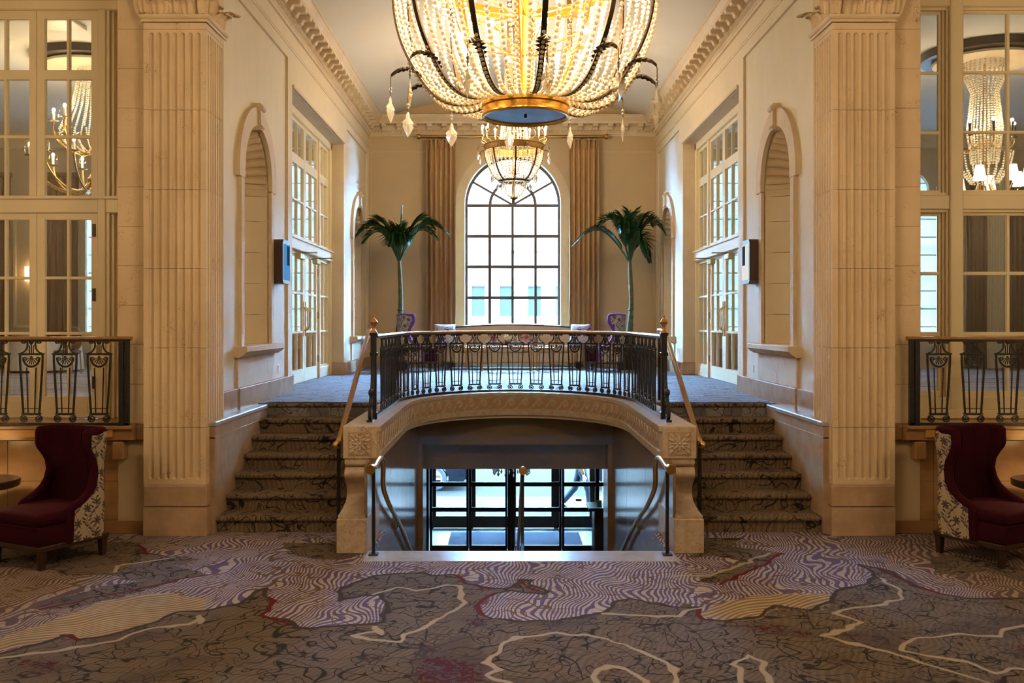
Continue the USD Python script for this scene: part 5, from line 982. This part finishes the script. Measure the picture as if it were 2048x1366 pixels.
def wing_chair(label, loc, rz, velvet='velvet', edge='velvet', group=None, dens=(280, 240)):
    """seat faces local -y; .70 wide, .78 deep, 1.22 high"""
    T = thing('wing_chair', label, 'armchair', loc, rz, group)
    o = lambda n, m, t, par=None, **k: obj(n, m, t, par or T, local=True, **k)
    zs = np.array([.20, .42, .50, .58, .66, .76, .88, .98, 1.04, 1.22]); hw = np.interp; 
    hwid = lambda z: np.interp(z, [.2, .5, .66, .80, .95, 1.05, 1.22], [.335, .335, .315, .30, .305, .325, .33])      # half width of the shell
    depth = lambda z: np.interp(z, [.2, .50, .515, .56, .62, .70, .80, .90, .98, 1.03, 1.06, 1.22], [.40, .40, .36, .26, .19, .145, .13, .15, .20, .235, .245, .245])   # how far the wings come forward of the back plane
    lean = lambda z: .30 + .05 * (z - .2)
    def shell(off, nu=dens[0], z0=.20, z1=1.18, nz=dens[1]):
        R = []
        for z in np.linspace(z0, z1, nz):
            w, d, yb = hwid(z) + off, depth(z), lean(z) + off; rc = .13
            t = np.linspace(0, PI / 2, 16)
            left = [(-w, y) for y in np.linspace(yb - rc - max(0, d - rc), yb - rc, 20)]
            path = left + [(-w + rc - rc * math.cos(q), yb - rc + rc * math.sin(q)) for q in t[1:]] ; path = np.array(path); path = np.vstack([path, np.stack([-path[::-1, 0], path[::-1, 1]], 1)])
            S = np.r_[0, np.cumsum(np.linalg.norm(np.diff(path, axis=0), axis=1))]; q = np.linspace(0, S[-1], nu)
            R.append([(x, y, z) for x, y in zip(np.interp(q, S, path[:, 0]), np.interp(q, S, path[:, 1]))])
        return np.array(R)
    O, I = shell(.035), shell(-.03); nz, nu = O.shape[:2]
    v = O.reshape(-1, 3); arc = np.cumsum(np.r_[np.zeros((1, nz)), np.linalg.norm(np.diff(O, axis=1), axis=2).T], axis=0).T; arc -= arc.max(1, keepdims=True) / 2
    o('outer_back', (v, grid_faces(nz, nu)), 'floral_fabric', smooth=True, prim={'print': floral_sdf(np.c_[arc.ravel(), v[:, 2]])}, label='cream outer back printed with dark vines')
    o('inner_back', (I.reshape(-1, 3), grid_faces(nz, nu)[:, ::-1]), velvet, smooth=True)
    def edge_strip(a, b, n=5):
        R = []
        for p, q in zip(a, b):
            m = (p + q) / 2; h = np.linalg.norm(q - p) / 2; R.append((p, q, m, h))
        return np.array([r[0] for r in R]), np.array([r[1] for r in R])
    rim = np.concatenate([np.stack([O[:, 0], I[:, 0]], 1), np.stack([O[-1], I[-1]], 1)[1:], np.stack([O[::-1, -1], I[::-1, -1]], 1)[1:]])
    mid = rim.mean(1); half = np.linalg.norm(rim[:, 1] - rim[:, 0], axis=1) / 2; k = np.unique(np.r_[np.arange(0, len(mid), 5), len(mid) - 1]); o('wing_edge', tube(mid[k], np.minimum(half[k] + .003, .04), 10), edge, smooth=60)
    cu = box(-.335, .335, -.40, .27, .375, .50, .035); o('seat_cushion', cu, velvet, smooth=50)
    o('seat_base', box(-.34, .34, -.405, .28, .205, .385, .025), velvet, smooth=50); o('seat_piping', tube([(-.32, -.405, .375), (.32, -.405, .375)], .006, 5), velvet)
    for s in (-1, 1): o('arm_front', box(s * .30, s * .365, -.11, -.02, .205, .50, .015), velvet, smooth=50)
    o('plinth_rail', box(-.355, .355, -.40, .345, .165, .215, .008), 'wood_dark')
    for x in (-.31, .31):
        for y in (-.35, .30): 
            lg = box(-.032, .032, -.032, .032, 0, .17); f = .72 + .28 * lg[0][:, 2:3] / .17; o('leg', (np.c_[lg[0][:, :2] * f, lg[0][:, 2]] + [x, y, 0], lg[1]), 'wood_dark')
    return T
wing_chair('maroon velvet wing chair with floral back in the left foreground', (-4.41, 8.84, 0), math.radians(-27))
wing_chair('maroon velvet wing chair with floral back in the right foreground', (4.46, 8.92, 0), math.radians(27))
FC = wing_chair('purple edged wing chair with floral back left of the sofa', (-2.05, 19.85, ZU), math.radians(104), edge='velvet_purple', dens=(160, 140))
FC2 = wing_chair('purple edged wing chair with floral back right of the sofa', (1.98, 19.85, ZU), math.radians(-104), edge='velvet_purple', dens=(160, 140))
for s, n, x in ((-1, 'left', -5.33), (1, 'right', 5.25)):
    T = thing('side_table', f'round dark wooden side table at the {n} edge beside the armchair', 'table', (x, 9.3, 0))
    obj('table_top', lathe([(0, .58), (.30, .58), (.335, .595), (.34, .65), (.33, .66), (0, .66)], 36, c=(x, 9.3, 0)), 'wood_dark', T); obj('pedestal', lathe([(0, 0), (.22, 0), (.22, .03), (.09, .06), (.075, .1), (.10, .42), (.16, .58), (0, .58)], 20, c=(x, 9.3, 0)), 'wood_dark', T)
for s, n, x in ((-1, 'left', -5.52), (1, 'right', 5.44)):
    T = thing('table_lamp', f'brass table lamp with a glowing drum shade on the {n} side table', 'lamp', (x, 9.3, .66)); o = lambda nm, m, t, **k: obj(nm, m, t, T, local=True, **k)
    o('lamp_base', lathe([(0, 0), (.06, 0), (.06, .015), (.02, .03), (.03, .10), (.015, .2), (.01, .30), (0, .30)], 16), 'brass_old'); o('lamp_shade', lathe([(.11, .22), (.09, .42), (.086, .42), (.106, .22)], 24), 'shade_glow'); o('light_bulb', sph((0, 0, .26), .03, 1), 'bulb_small', smooth=True)
# ================================================================ lounge group by the window
def sofa():
    T = thing('sofa', 'long cream sofa with a dark curved wooden frame under the arched window', 'sofa', (0, 20.95, ZU)); z = ZU; y = 20.95
    n = 25; x = np.linspace(-1.32, 1.36, n); top_z = z + .90 + .06 * (1 - (x / 1.36) ** 2)
    poly = Polygon([(-1.32, z + .28), (1.36, z + .28)] + [(a, b) for a, b in zip(x[::-1], top_z[::-1])])
    obj('backrest', ex_y(poly, y + .18, y + .34), 'linen', T); obj('back_frame', tube([(a, y + .25, b + .012) for a, b in zip(x, top_z)], .035, 6), 'wood_dark', T, smooth=60)
    for k in range(3): a = -1.32 + k * .895; obj('seat_cushion', box(a + .006, a + .889, y - .42, y + .22, z + .36, z + .52, .04), 'linen', T, smooth=50); 
    obj('seat_piping', box(-1.3, 1.34, y - .425, y - .40, z + .505, z + .525, .004), 'white_cloth', T); obj('seat_base', box(-1.32, 1.36, y - .40, y + .3, z + .14, z + .37, .015), 'linen', T)
    for s in (-1, 1): 
        xx = .02 + s * 1.44; obj('arm', box(xx - .11, xx + .11, y - .40, y + .32, z + .14, z + .60, .05), 'linen', T, smooth=50); obj('arm_frame', tube(curve([(xx, y - .42, z + .58), (xx, y - .2, z + .68), (xx + s * .02, y + .1, z + .76), (xx - s * .05, y + .27, z + .92)], 14), .035, 6), 'wood_dark', T, smooth=60)
        for yy in (-.36, .28): obj('leg', box(xx - .03, xx + .03, y + yy - .03, y + yy + .03, z, z + .15), 'wood_dark', T)
sofa()
def pillow_mat(name, a, b, c, sc):
    N = {'t': ('texture_coordinate', {}), 'n': ('noise_texture', {'scale': 7.0, 'detail': 1.0}), 'sc': ('vector_math', {'math_type': 'scale', 'scale': .22}), 'ad': ('vector_math', {'math_type': 'add'}), 'v': ('voronoi_texture', {'scale': sc, 'randomness': .8}), 'v2': ('voronoi_texture', {'scale': sc * 1.0, 'randomness': .8, 'feature': 'distance_to_edge'}), 'r': ('rgb_ramp', {'interpolate': False, 'ramp': [(0.0, c), (.16, b), (.34, a), (.42, b), (.47, a)]}), 'p': ('principled_bsdf', {'roughness': .85})}
    mat(name, N, [('t.object', 'n.vector'), ('n.color', 'sc.vector1'), ('sc.vector', 'ad.vector1'), ('t.object', 'ad.vector2'), ('ad.vector', 'v.vector'), ('v.distance', 'r.fac'), ('r.color', 'p.base_color')])
pillow_mat('pillow_blue', (0.42, 0.45, 0.52), (0.09, 0.04, 0.30), (0.30, 0.03, 0.12), 6.5); pillow_mat('pillow_red', (0.42, 0.30, 0.22), (0.17, 0.015, 0.035), (0.10, 0.01, 0.03), 5.5)
def pillow(name, label, w, h, loc, rz, m, tilt):
    n = 25; u = np.linspace(-1, 1, n); U, V = np.meshgrid(u, u, indexing='ij'); t = .085 * ((1 - U ** 4) * (1 - V ** 4)) ** .5
    k = 1 + .05 * (np.abs(U * V)) ; a = np.stack([U * w / 2 * k, -t, V * h / 2 * k], -1).reshape(-1, 3); b = a * [1, -1, 1]; F = grid_faces(n, n)
    T = thing(name, label, 'cushion', loc, rz); obj('cushion_body', mv(cat([(a, F), (b, F[:, ::-1])]), rx=tilt), m, T, smooth=True, local=True)
    e = np.array([(x, 0, z) for x, z in [(-1, -1), (1, -1), (1, 1), (-1, 1)]]) * [w / 2 * 1.05, 1, h / 2 * 1.05]; P = np.vstack([e, e[:1]]); obj('piping', mv(tube(P, .006, 5), rx=tilt), m, T, local=True)
pillow('cushion', 'blue and purple floral cushion at the left end of the sofa', .46, .46, (-1.46, 20.52, ZU + .76), .45, 'pillow_blue', -.25)
pillow('cushion', 'blue and purple floral cushion at the right end of the sofa', .46, .46, (1.48, 20.52, ZU + .76), -.45, 'pillow_blue', -.25)
pillow('cushion', 'long cream cushion with red damask print in the middle of the sofa', 1.05, .30, (-.05, 20.90, ZU + .68), 0, 'pillow_red', -.25)
for x, w, y, h, lab in ((-.07, .98, 19.75, .53, 'wooden coffee table with the flower vase in front of the sofa'), (-.82, .40, 19.95, .50, 'small wooden table left of the coffee table'), (.68, .40, 19.95, .50, 'small wooden table right of the coffee table')):
    T = thing('coffee_table', lab, 'table', (x, y, ZU)); obj('table_top', box(x - w / 2, x + w / 2, y - .25, y + .25, ZU + h - .05, ZU + h, .006), 'wood_table', T)
    for sx in (-1, 1):
        for sy in (-1, 1): 
            p = np.array([[x + sx * (w / 2 - .03), y + sy * .22, ZU], [x + sx * (w / 2 - .03), y + sy * .22, ZU + h - .05]]); obj('leg', tube(p, [.014, .026], 4), 'wood_table', T)
def flowers():
    x, y, z = -.05, 19.72, ZU + .53
    V = thing('glass_vase', 'clear glass vase on the coffee table', 'vase', (x, y, z)); obj('vase_body', lathe([(0, 0), (.05, 0), (.055, .01), (.055, .13), (.050, .13), (.050, .015), (0, .012)], 18, c=(x, y, z)), 'vase_glass', V, smooth=30)
    T = thing('flower_bunch', 'white hydrangea flowers in the glass vase', 'flowers', (x, y, z)); rnd = random.Random(8)
    for k in range(9): obj('stem', tube([(x + rnd.uniform(-.02, .02), y + rnd.uniform(-.02, .02), z + .02), (x + rnd.uniform(-.08, .08), y + rnd.uniform(-.06, .06), z + .2)], .004, 4), 'leaf', T)
    for cx, cz, r in ((-.05, .20, .075), (.05, .21, .08), (0, .25, .07), (.11, .17, .05)):
        m = [sph((cx, 0, cz), r * .82, 1)]
        for k in range(70):
            d = np.array([rnd.gauss(0, 1) for _ in range(3)]); d /= np.linalg.norm(d); m.append(sph(np.array([cx, 0, cz]) + d * r, .016, 0, (1, 1, 1)))
        obj('blossom', mv(cat(m), (x, y, z)), 'flower_white', T, smooth=False)
flowers()
# ================================================================ palms
def palm(label, x, y, seed, spear, lean):
    rnd = random.Random(seed); T = thing('potted_palm', label, 'palm', (x, y, ZU)); zc = 3.52
    obj('pot', lathe([(0, 0), (.20, 0), (.24, .08), (.27, .42), (.29, .45), (.26, .46), (.25, .40), (0, .40)], 24, c=(x, y, ZU)), 'pot', T)
    tr = curve([(x, y, ZU + .40), (x + .0, y, ZU + .9), (x + .03, y, 2.5), (x + .02, y, 3.1), (x, y, zc + .1)], 30); r = np.interp(tr[:, 2], [ZU + .4, 1.95, 2.25, 2.6, 3.3, 3.7], [.11, .085, .062, .05, .045, .03]); obj('trunk', tube(tr, r, 12), 'palm_trunk', T, smooth=60)
    for z in (2.30, 2.36, 2.48, 2.14): obj('trunk_ring', lathe([(.066 if z < 2.4 else .06, z), (.07, z + .012), (.062, z + .028)], 12, c=(x + .02, y, 0)), 'palm_trunk', T)
    if spear: obj('spear_leaf', tube(curve([(x, y, zc), (x + .03, y, 4.2), (x + .06, y, 4.78)], 12), np.linspace(.03, .014, 12), 6), 'leaf', T)
    fr = lean
    for (az, rise, length, droop) in fr:
        d = np.array([math.cos(az), math.sin(az), 0]); t = np.linspace(0, 1, 26); hor = length * (.75 * t + .25 * t * t); zz = rise * np.sin(np.clip(t * 1.25, 0, 1) * PI / 2) - droop * np.clip(t - .45, 0, 1) ** 2 * 3.2
        C = np.array([x, y, zc]) + d[None] * hor[:, None] + np.array([0, 0, 1.0])[None] * zz[:, None]; m = [tube(C, np.linspace(.022, .005, 26), 5)]
        side = np.array([-d[1], d[0], 0]); Tn = np.gradient(C, axis=0); Tn /= np.linalg.norm(Tn, axis=1, keepdims=True); V = []; F = []
        for k in range(64):
            q = .16 + .84 * k / 63; i = min(24, int(q * 25)); p = C[i] + (C[i + 1] - C[i]) * (q * 25 - i) if i < 25 else C[25]; tn = Tn[i]; ll = .33 * math.sin(PI * min(1, .22 + .78 * q)) ** .7 * (.85 + .3 * rnd.random()) + .07
            for sg in (-1, 1):
                dr = side * sg * (.75 - .25 * q) + tn * (.62 + .2 * q) + np.array([0, 0, .34 - .1 * rnd.random() - .25 * q]); dr /= np.linalg.norm(dr); e = p + dr * ll + np.array([0, 0, -.14 * ll]); mdl = p + dr * ll * .5 + np.array([0, 0, .02]); wv = np.cross(dr, [0, 0, 1.0]); wv /= max(np.linalg.norm(wv), 1e-6); b = len(V)
                V += [p, mdl + wv * .021, mdl + np.array([0, 0, -.010]), mdl - wv * .021, e]; F += [(b, b + 1, b + 2), (b, b + 2, b + 3), (b + 1, b + 4, b + 2), (b + 2, b + 4, b + 3)]
        m.append((np.array(V), np.array(F))); obj('frond', cat(m), 'leaf', T, smooth=False)
palm('tall potted palm with an upright new spear left of the arched window', -2.48, 20.5, 2, True, [(PI * 1.05, .90, .98, .40), (PI * 1.14, .74, .80, .32), (PI * .97, .98, .7, .2), (.02, .94, 1.08, .33), (-.22, .78, .85, .28), (.15, 1.02, .75, .25), (-PI / 2, .74, .30, .25), (-1.1, .70, .42, .30), (-2.05, .68, .45, .32), (PI / 2 + .3, .85, .32, .2)])
palm('tall potted palm with a bushy crown right of the arched window', 2.56, 20.5, 5, False, [(PI * 1.02, .80, 1.25, .42), (PI * 1.1, 1.0, .7, .2), (-.2, .98, .75, .35), (.3, 1.05, .55, .2), (-PI / 2, 1.1, .35, .3), (-1.0, .80, .55, .7), (-2.0, 1.0, .5, .35), (PI / 2 + .4, 1.1, .4, .3), (-.7, .6, .5, .6)])
# ================================================================ wall fittings
for s, n, sc in ((-1, 'left', 'screen'), (1, 'right', 'screen_white')):
    X = lambda m: mirror(m, -s)
    T = thing('wall_kiosk', f'dark brown wall display with a {"blue" if s < 0 else "pale"} screen on the {n} wall of the bay', 'display', (s * 3.3, 13.1, 3.07))
    if s > 0: emit('screen_white', (.75, .72, .66), .8)
    p = Polygon([(12.90, 2.80), (12.95, 2.76), (13.27, 2.76), (13.32, 2.80), (13.32, 3.32), (13.27, 3.37), (12.95, 3.37), (12.90, 3.32)])
    obj('kiosk_housing', X(ex_x(p, -3.38, -3.21)), 'kiosk_body', T); obj('screen', X(box(-3.213, -3.205, 12.94, 13.30, 2.81, 3.31, .003)), sc, T); obj('menu_panel', X(box(-3.206, -3.203, 13.12, 13.27, 3.02, 3.29)), 'screen_dark', T)
    top('wall_socket', X(cat([box(-3.386, -3.372, 13.30, 13.38, 1.50, 1.62, .004), box(-3.374, -3.369, 13.325, 13.355, 1.52, 1.55), box(-3.374, -3.369, 13.325, 13.355, 1.57, 1.60)])), 'plastic_white', f'cream wall socket plate below the display on the {n} wall', 'socket')
# ================================================================ ballroom fittings
def ballrooms():
    P = struct('wall_panelling', cat([ex_y(sbox(x0, 2.1, x1, 4.9).difference(sbox(x0 + .06, 2.16, x1 - .06, 4.84)), BACK - .035, BACK + .01) for x0, x1 in ((-11.62, -10.62), (7.0, 8.0))]), 'paint_cream', 'raised cream panel mouldings on the ballroom street walls', 'panelling')
    T = thing('wall_light', 'box shaped lit wall lamp between ballroom curtains', 'lamp', (-11.13, BACK - .1, 3.3)); obj('shade', box(-11.30, -10.96, BACK - .14, BACK - .02, 3.18, 3.52, .01), 'shade_glow', T); obj('back_plate', box(-11.18, -11.08, BACK - .03, BACK, 3.1, 3.2), 'brass', T)
    x0, x1 = 10.88, 11.36; m = m3.Manifold.cube((x1 - x0, .2, 3.9)).translate((x0, BACK - .2, 1.9)); m = m - m3.Manifold.batch_boolean([m3.Manifold.cylinder(3.7, .025, .025, 10).translate((x0 + .055 + k * .0617, BACK - .2, 2.0)) for k in range(7)], m3.OpType.Add)
    T = thing('ballroom_pilaster', 'fluted cream pilaster between brown curtains in the right ballroom', 'pilaster', (11.12, BACK - .1, ZS), kind='structure'); obj('shaft', tri(m), 'paint_cream', T); obj('base', box(x0 - .04, x1 + .04, BACK - .25, BACK, ZS, 1.95, .02), 'paint_cream', T)
    T = thing('banquet_table', 'round table under a white cloth in the left ballroom', 'table', (-10.2, 20.45, ZS)); obj('tablecloth', lathe([(0, .75), (.70, .75), (.72, .74), (.74, .5), (.78, .05), (.76, .05), (.70, .70)], 30, c=(-10.2, 20.45, ZS)), 'white_cloth', T); obj('pedestal', cyl((-10.2, 20.45), .06, ZS, ZS + .74), 'brass_old', T)
    T = thing('banquet_chair', 'gold framed banquet chair with oval back in front of the white clothed table', 'chair', (-9.3, 19.6, ZS))
    ov = [(-9.3 + .22 * math.cos(q), 19.78, ZS + .72 + .26 * math.sin(q)) for q in np.linspace(0, 2 * PI, 25)[:-1]]; obj('back_frame', tube(ov, .016, 6, closed=True), 'brass_old', T); obj('back_pad', mv(lathe([(0, -.02), (.2, -.015), (.2, .015), (0, .02)], 24), (-9.3, 19.78, ZS + .72), rx=PI / 2, s=(1, 1.18, 1)), 'curtain_brown', T); obj('seat', box(-9.51, -9.09, 19.36, 19.78, ZS + .42, ZS + .49, .025), 'curtain_brown', T)
    for dx in (-.18, .18):
        for dy in (-.18, .18): obj('leg', tube([(-9.3 + dx * 1.1, 19.57 + dy * 1.1, ZS), (-9.3 + dx, 19.57 + dy, ZS + .43)], .014, 6), 'brass_old', T)
ballrooms()
# ================================================================ entrance and street
top('door_mat', box(-1.30, 1.38, 18.35, 19.7, ZL, ZL + .015, .004), 'mat_blue', 'dark blue entrance mat between the two rows of street doors', 'mat')
T = thing('host_stand', 'tall narrow dark wooden stand in front of the street doors', 'stand', (1.52, 17.0, ZL))
obj('stand_top', box(1.34, 1.72, 16.75, 17.35, -1.16, -1.10, .008), 'wood_dark', T); obj('stand_body', box(1.44, 1.70, 16.80, 17.30, ZL, -1.16, .006), 'wood_dark', T)
T = thing('paper_card', 'small cream card standing on the dark wooden stand', 'card', (1.55, 17.1, -1.10)); obj('card_face', box(1.51, 1.60, 17.08, 17.10, -1.098, -1.02, .002), 'card', T); obj('card_foot', box(1.51, 1.60, 17.06, 17.12, -1.10, -1.09), 'card', T)
G = struct('sidewalk', box(-30, 30, 20.2, 23.7, ZL - .2, ZL - .005), 'sidewalk', 'pale concrete pavement outside the street doors', 'pavement')
for k in range(-8, 9):
    for y0, y1 in ((20.3, 21.9), (21.9, 23.45)): obj('paving_slab', box(k * 1.5 - .745, k * 1.5 + .745, y0 + .006, y1 - .006, ZL - .02, ZL, .004), 'sidewalk', G)
struct('kerb', box(-30, 30, 23.45, 23.8, ZL - .25, ZL + .002, .02), 'sidewalk', 'pale stone kerb along the street', 'kerb'); struct('street', box(-40, 40, 23.6, 36, ZL - .4, ZL - .15), 'asphalt', 'grey asphalt street seen through the doors', 'road'); struct('far_sidewalk', box(-40, 40, 36, 42.5, ZL - .3, ZL), 'sidewalk', 'pavement on the far side of the street', 'pavement')
struct('street_ground', box(-80, 80, -10, 90, ZL - .6, ZL - .4), 'asphalt', 'ground under the street and the building', 'ground')
def facing_building():
    T = thing('facing_building', 'pale limestone office building across the street with blue sash windows', 'building', (0, 42, ZL)); y = 42.0
    f = sbox(-26, ZL, 26, 10.6); Wd = []
    for r, z in enumerate((2.45,)):
        for k in range(-16, 17): x = -1.42 + k * 1.27; Wd.append((x - .34, x + .34, z, z + 1.45))
    for a, b, c, d in Wd: f = f.difference(sbox(a, c, b, d))
    obj('facade', ex_y(f, y, y + .4), 'limestone', T); obj('inner_wall', box(-26, 26, y + .4, y + .6, ZL, 10.6), 'limestone', T); obj('cornice', cat([box(-26, 26, y - .35, y, z, z + .25, .03) for z in (1.2, 5.4, 10.3)]), 'limestone', T)
    ex = [w for w in Wd if w[2] < 3 and abs(w[0]) < 9] 
    for a, b, c, d in Wd:
        if abs(a) > 8 or c > 7: continue
        W = obj('window', ex_y(sbox(a, c, b, d).difference(sbox(a + .05, c + .05, b - .05, d - .05)).union(sbox(a, c + .85, b, c + .91)), y + .18, y + .24), 'limestone', T); obj('pane', box(a, b, y + .24, y + .25, c, d), 'window_blue', W)
        obj('sill', box(a - .08, b + .08, y - .06, y + .1, c - .1, c, .01), 'limestone', W)
    obj('roof', box(-26, 26, y + .2, y + 9, 10.4, 10.6), 'limestone', T); obj('far_panes', cat([box(a, b, y + .24, y + .25, c, d) for a, b, c, d in Wd if abs(a) > 8 or c > 7]), 'window_blue', T, kind='stuff')
    ar = arch(-.6, 2.0, 4.0, 4.0, 30).difference(arch(-.6, 1.9, 3.9, 4.0, 30)); obj('arch_moulding', ex_y(ar, y - .04, y + .02), 'limestone', T)
facing_building()
def car(label, x, y, z, flip, paint='car_paint'):
    """saloon along x, nose towards -x before the flip"""
    T = thing('parked_car', label, 'car', (x, y, z), PI if flip else 0); o = lambda n, m, t, par=None, **k: obj(n, m, t, par or T, local=True, **k)
    side = [(-2.2, .30), (-2.25, .55), (-2.1, .72), (-1.2, .88), (-.55, 1.38), (.75, 1.42), (1.5, .98), (2.15, .92), (2.25, .6), (2.2, .32)]; P = Polygon(curve(side, 60).tolist() + [(2.1, .22), (-2.1, .22)]).buffer(0)
    for wx in (-1.4, 1.35): P = P.difference(Point(wx, .33).buffer(.39))
    v, f = ex_y(P, -.88, .88); tumble = 1 - .16 * np.clip((v[:, 2] - .85) / .55, 0, 1); v[:, 1] *= tumble; o('body', (v, f), paint, smooth=40)
    gl = Polygon([(-1.05, .92), (-.5, 1.32), (.70, 1.35), (1.32, .96)]); v, f = ex_y(gl, -.885, .885); v[:, 1] *= 1 - .16 * np.clip((v[:, 2] - .85) / .55, 0, 1); o('side_glass', (v, f), 'tyre')
    for wx in (-1.4, 1.35):
        for s in (-1, 1):
            w = o('wheel', mv(lathe([(.22, -.1), (.31, -.1), (.335, -.07), (.335, .07), (.31, .1), (.22, .1), (.22, -.1)], 28), (wx, s * .80, .335), rx=PI / 2), 'tyre', smooth=40)
            rm = [lathe([(.19, -.02), (.225, -.02), (.225, .02), (.19, .02), (.19, -.02)], 24), lathe([(0, -.03), (.06, -.03), (.06, .03), (0, .03)], 12)] + [mv(box(.03, .2, -.03, .03, -.02, .02), rz=k * 2 * PI / 5) for k in range(5)]; o('rim', mv(cat(rm), (wx, s * .89, .335), rx=PI / 2), 'alloy', w)
    for s in (-1, 1): o('tail_light', box(2.08, 2.235, s * .52, s * .84, .68, .86, .02), 'tail_light')
    o('rear_bumper', box(2.05, 2.30, -.86, .86, .30, .52, .06), paint); o('number_plate', box(2.23, 2.31, -.25, .25, .60, .70, .005), 'plastic_white')
car('dark car with a silver alloy wheel passing left outside the doors', -3.45, 26.3, ZL - .15, False); car('dark car with a red rear light seen at the right behind the walker', 4.55, 26.4, ZL - .15, True)
# ================================================================ the walker on the pavement
def person():
    T = thing('person', 'person in a beige jacket and blue jeans walking past the street doors', 'person', (1.62, 22.1, ZL)); o = lambda n, m, t, par=None, **k: obj(n, m, t, par or T, local=True, **k)
    def chain(bones, e=.018):
        M = [m3.Manifold.batch_hull([m3.Manifold.sphere(r0, 14).translate(tuple(a)), m3.Manifold.sphere(r1, 14).translate(tuple(b))]) for a, r0, b, r1 in bones]
        m = m3.Manifold.batch_boolean(M, m3.OpType.Add).refine_to_length(e); v, f = tri(m); t = trimesh.Trimesh(v, f, process=True); trimesh.smoothing.filter_taubin(t, iterations=8); return np.array(t.vertices), np.array(t.faces)
    hip, chest, neck, head = (0, 0, .95), (.04, 0, 1.32), (.05, 0, 1.47), (.08, 0, 1.62)
    legs = {1: [(.02, -.09, .92), (.16, -.09, .50), (.20, -.09, .09), (.34, -.09, .04)], -1: [(-.02, .09, .92), (-.14, .09, .50), (-.42, .09, .17), (-.32, .09, .05)]}
    arms = {1: [(.04, -.19, 1.40), (-.06, -.23, 1.12), (.04, -.24, .88)], -1: [(.04, .19, 1.40), (.10, .23, 1.12), (.26, .22, .95)]}
    body = [(hip, .12, chest, .135), (chest, .12, neck, .055), ((.04, -.17, 1.40), .06, (.04, .17, 1.40), .06), (neck, .055, head, .06), (head, .095, (.085, 0, 1.68), .092), ((.12, 0, 1.57), .05, head, .08), ((.175, 0, 1.63), .012, (.19, 0, 1.605), .014)]
    for q in legs.values(): body += [(q[0], .085, q[1], .058), (q[1], .056, q[2], .038), (q[2], .04, q[3], .035)]
    for sg, q in arms.items():
        body += [(q[0], .05, q[1], .04), (q[1], .04, q[2], .028), (q[2], .03, tuple(np.array(q[2]) + (.01, 0, -.08)), .032)]
        h = np.array(q[2]) + (.01, 0, -.09)
        for k in range(4): a = h + (.028 - k * .018, 0, -.01); b = a + (.004, -sg * .006, -.045 + .004 * abs(k - 1.5)); body += [(tuple(a), .0095, tuple(b), .0085), (tuple(b), .0085, tuple(b + np.array((0, sg * .012, -.03))), .0075)]
        a = h + (.03, 0, .03); b = a + (.03, 0, -.03); body += [(tuple(a), .011, tuple(b), .010), (tuple(b), .010, tuple(b + np.array((.005, 0, -.025))), .008)]
    o('body', chain(body), 'skin', smooth=True)
    for sg, q in ((s_, legs[s_]) for s_ in legs): o('shoe', chain([(np.array(q[2]) + (0, 0, -.04), .045, np.array(q[3]), .04)]), 'wood_dark', smooth=True)
    o('jeans', chain([(hip, .14, (0, 0, 1.02), .14)] + sum([[(q[0], .10, q[1], .075), (q[1], .072, np.array(q[2]) * .9 + np.array(q[1]) * .1, .062)] for q in legs.values()], [])), 'denim', smooth=True)
    o('jacket', chain([((0, 0, 1.0), .15, chest, .16), (chest, .15, (.05, 0, 1.44), .075), ((.04, -.17, 1.40), .08, (.04, .17, 1.40), .08)] + sum([[(q[0], .07, q[1], .058), (q[1], .056, np.array(q[2]) * .9 + np.array(q[1]) * .1, .046)] for q in arms.values()], [])), 'jacket', smooth=True)
    o('hair', chain([((.05, 0, 1.70), .095, (.02, 0, 1.62), .09)]), 'hair', smooth=True)
    for s in (-1, 1): o('eye', sph((.172, s * .034, 1.645), .011, 1), 'plastic_white'); o('ear', sph((.07, s * .098, 1.62), .03, 1, (.6, .3, 1)), 'skin')
    o('mouth', sph((.165, 0, 1.572), .02, 1, (.4, 1, .25)), 'tail_light')
    B = thing('white_bag', 'white carrier bag in the hand of the walking person', 'bag', (1.62 + .33, 22.1 + .22, ZL + .5)); obj('bag_body', box(1.80, 2.02, 22.26, 22.36, ZL + .46, ZL + .76, .02), 'plastic_white', B); obj('bag_handle', tube(curve([(1.85, 22.31, ZL + .75), (1.89, 22.31, ZL + .84), (1.93, 22.31, ZL + .75)], 9), .006, 5), 'plastic_white', B)
person()
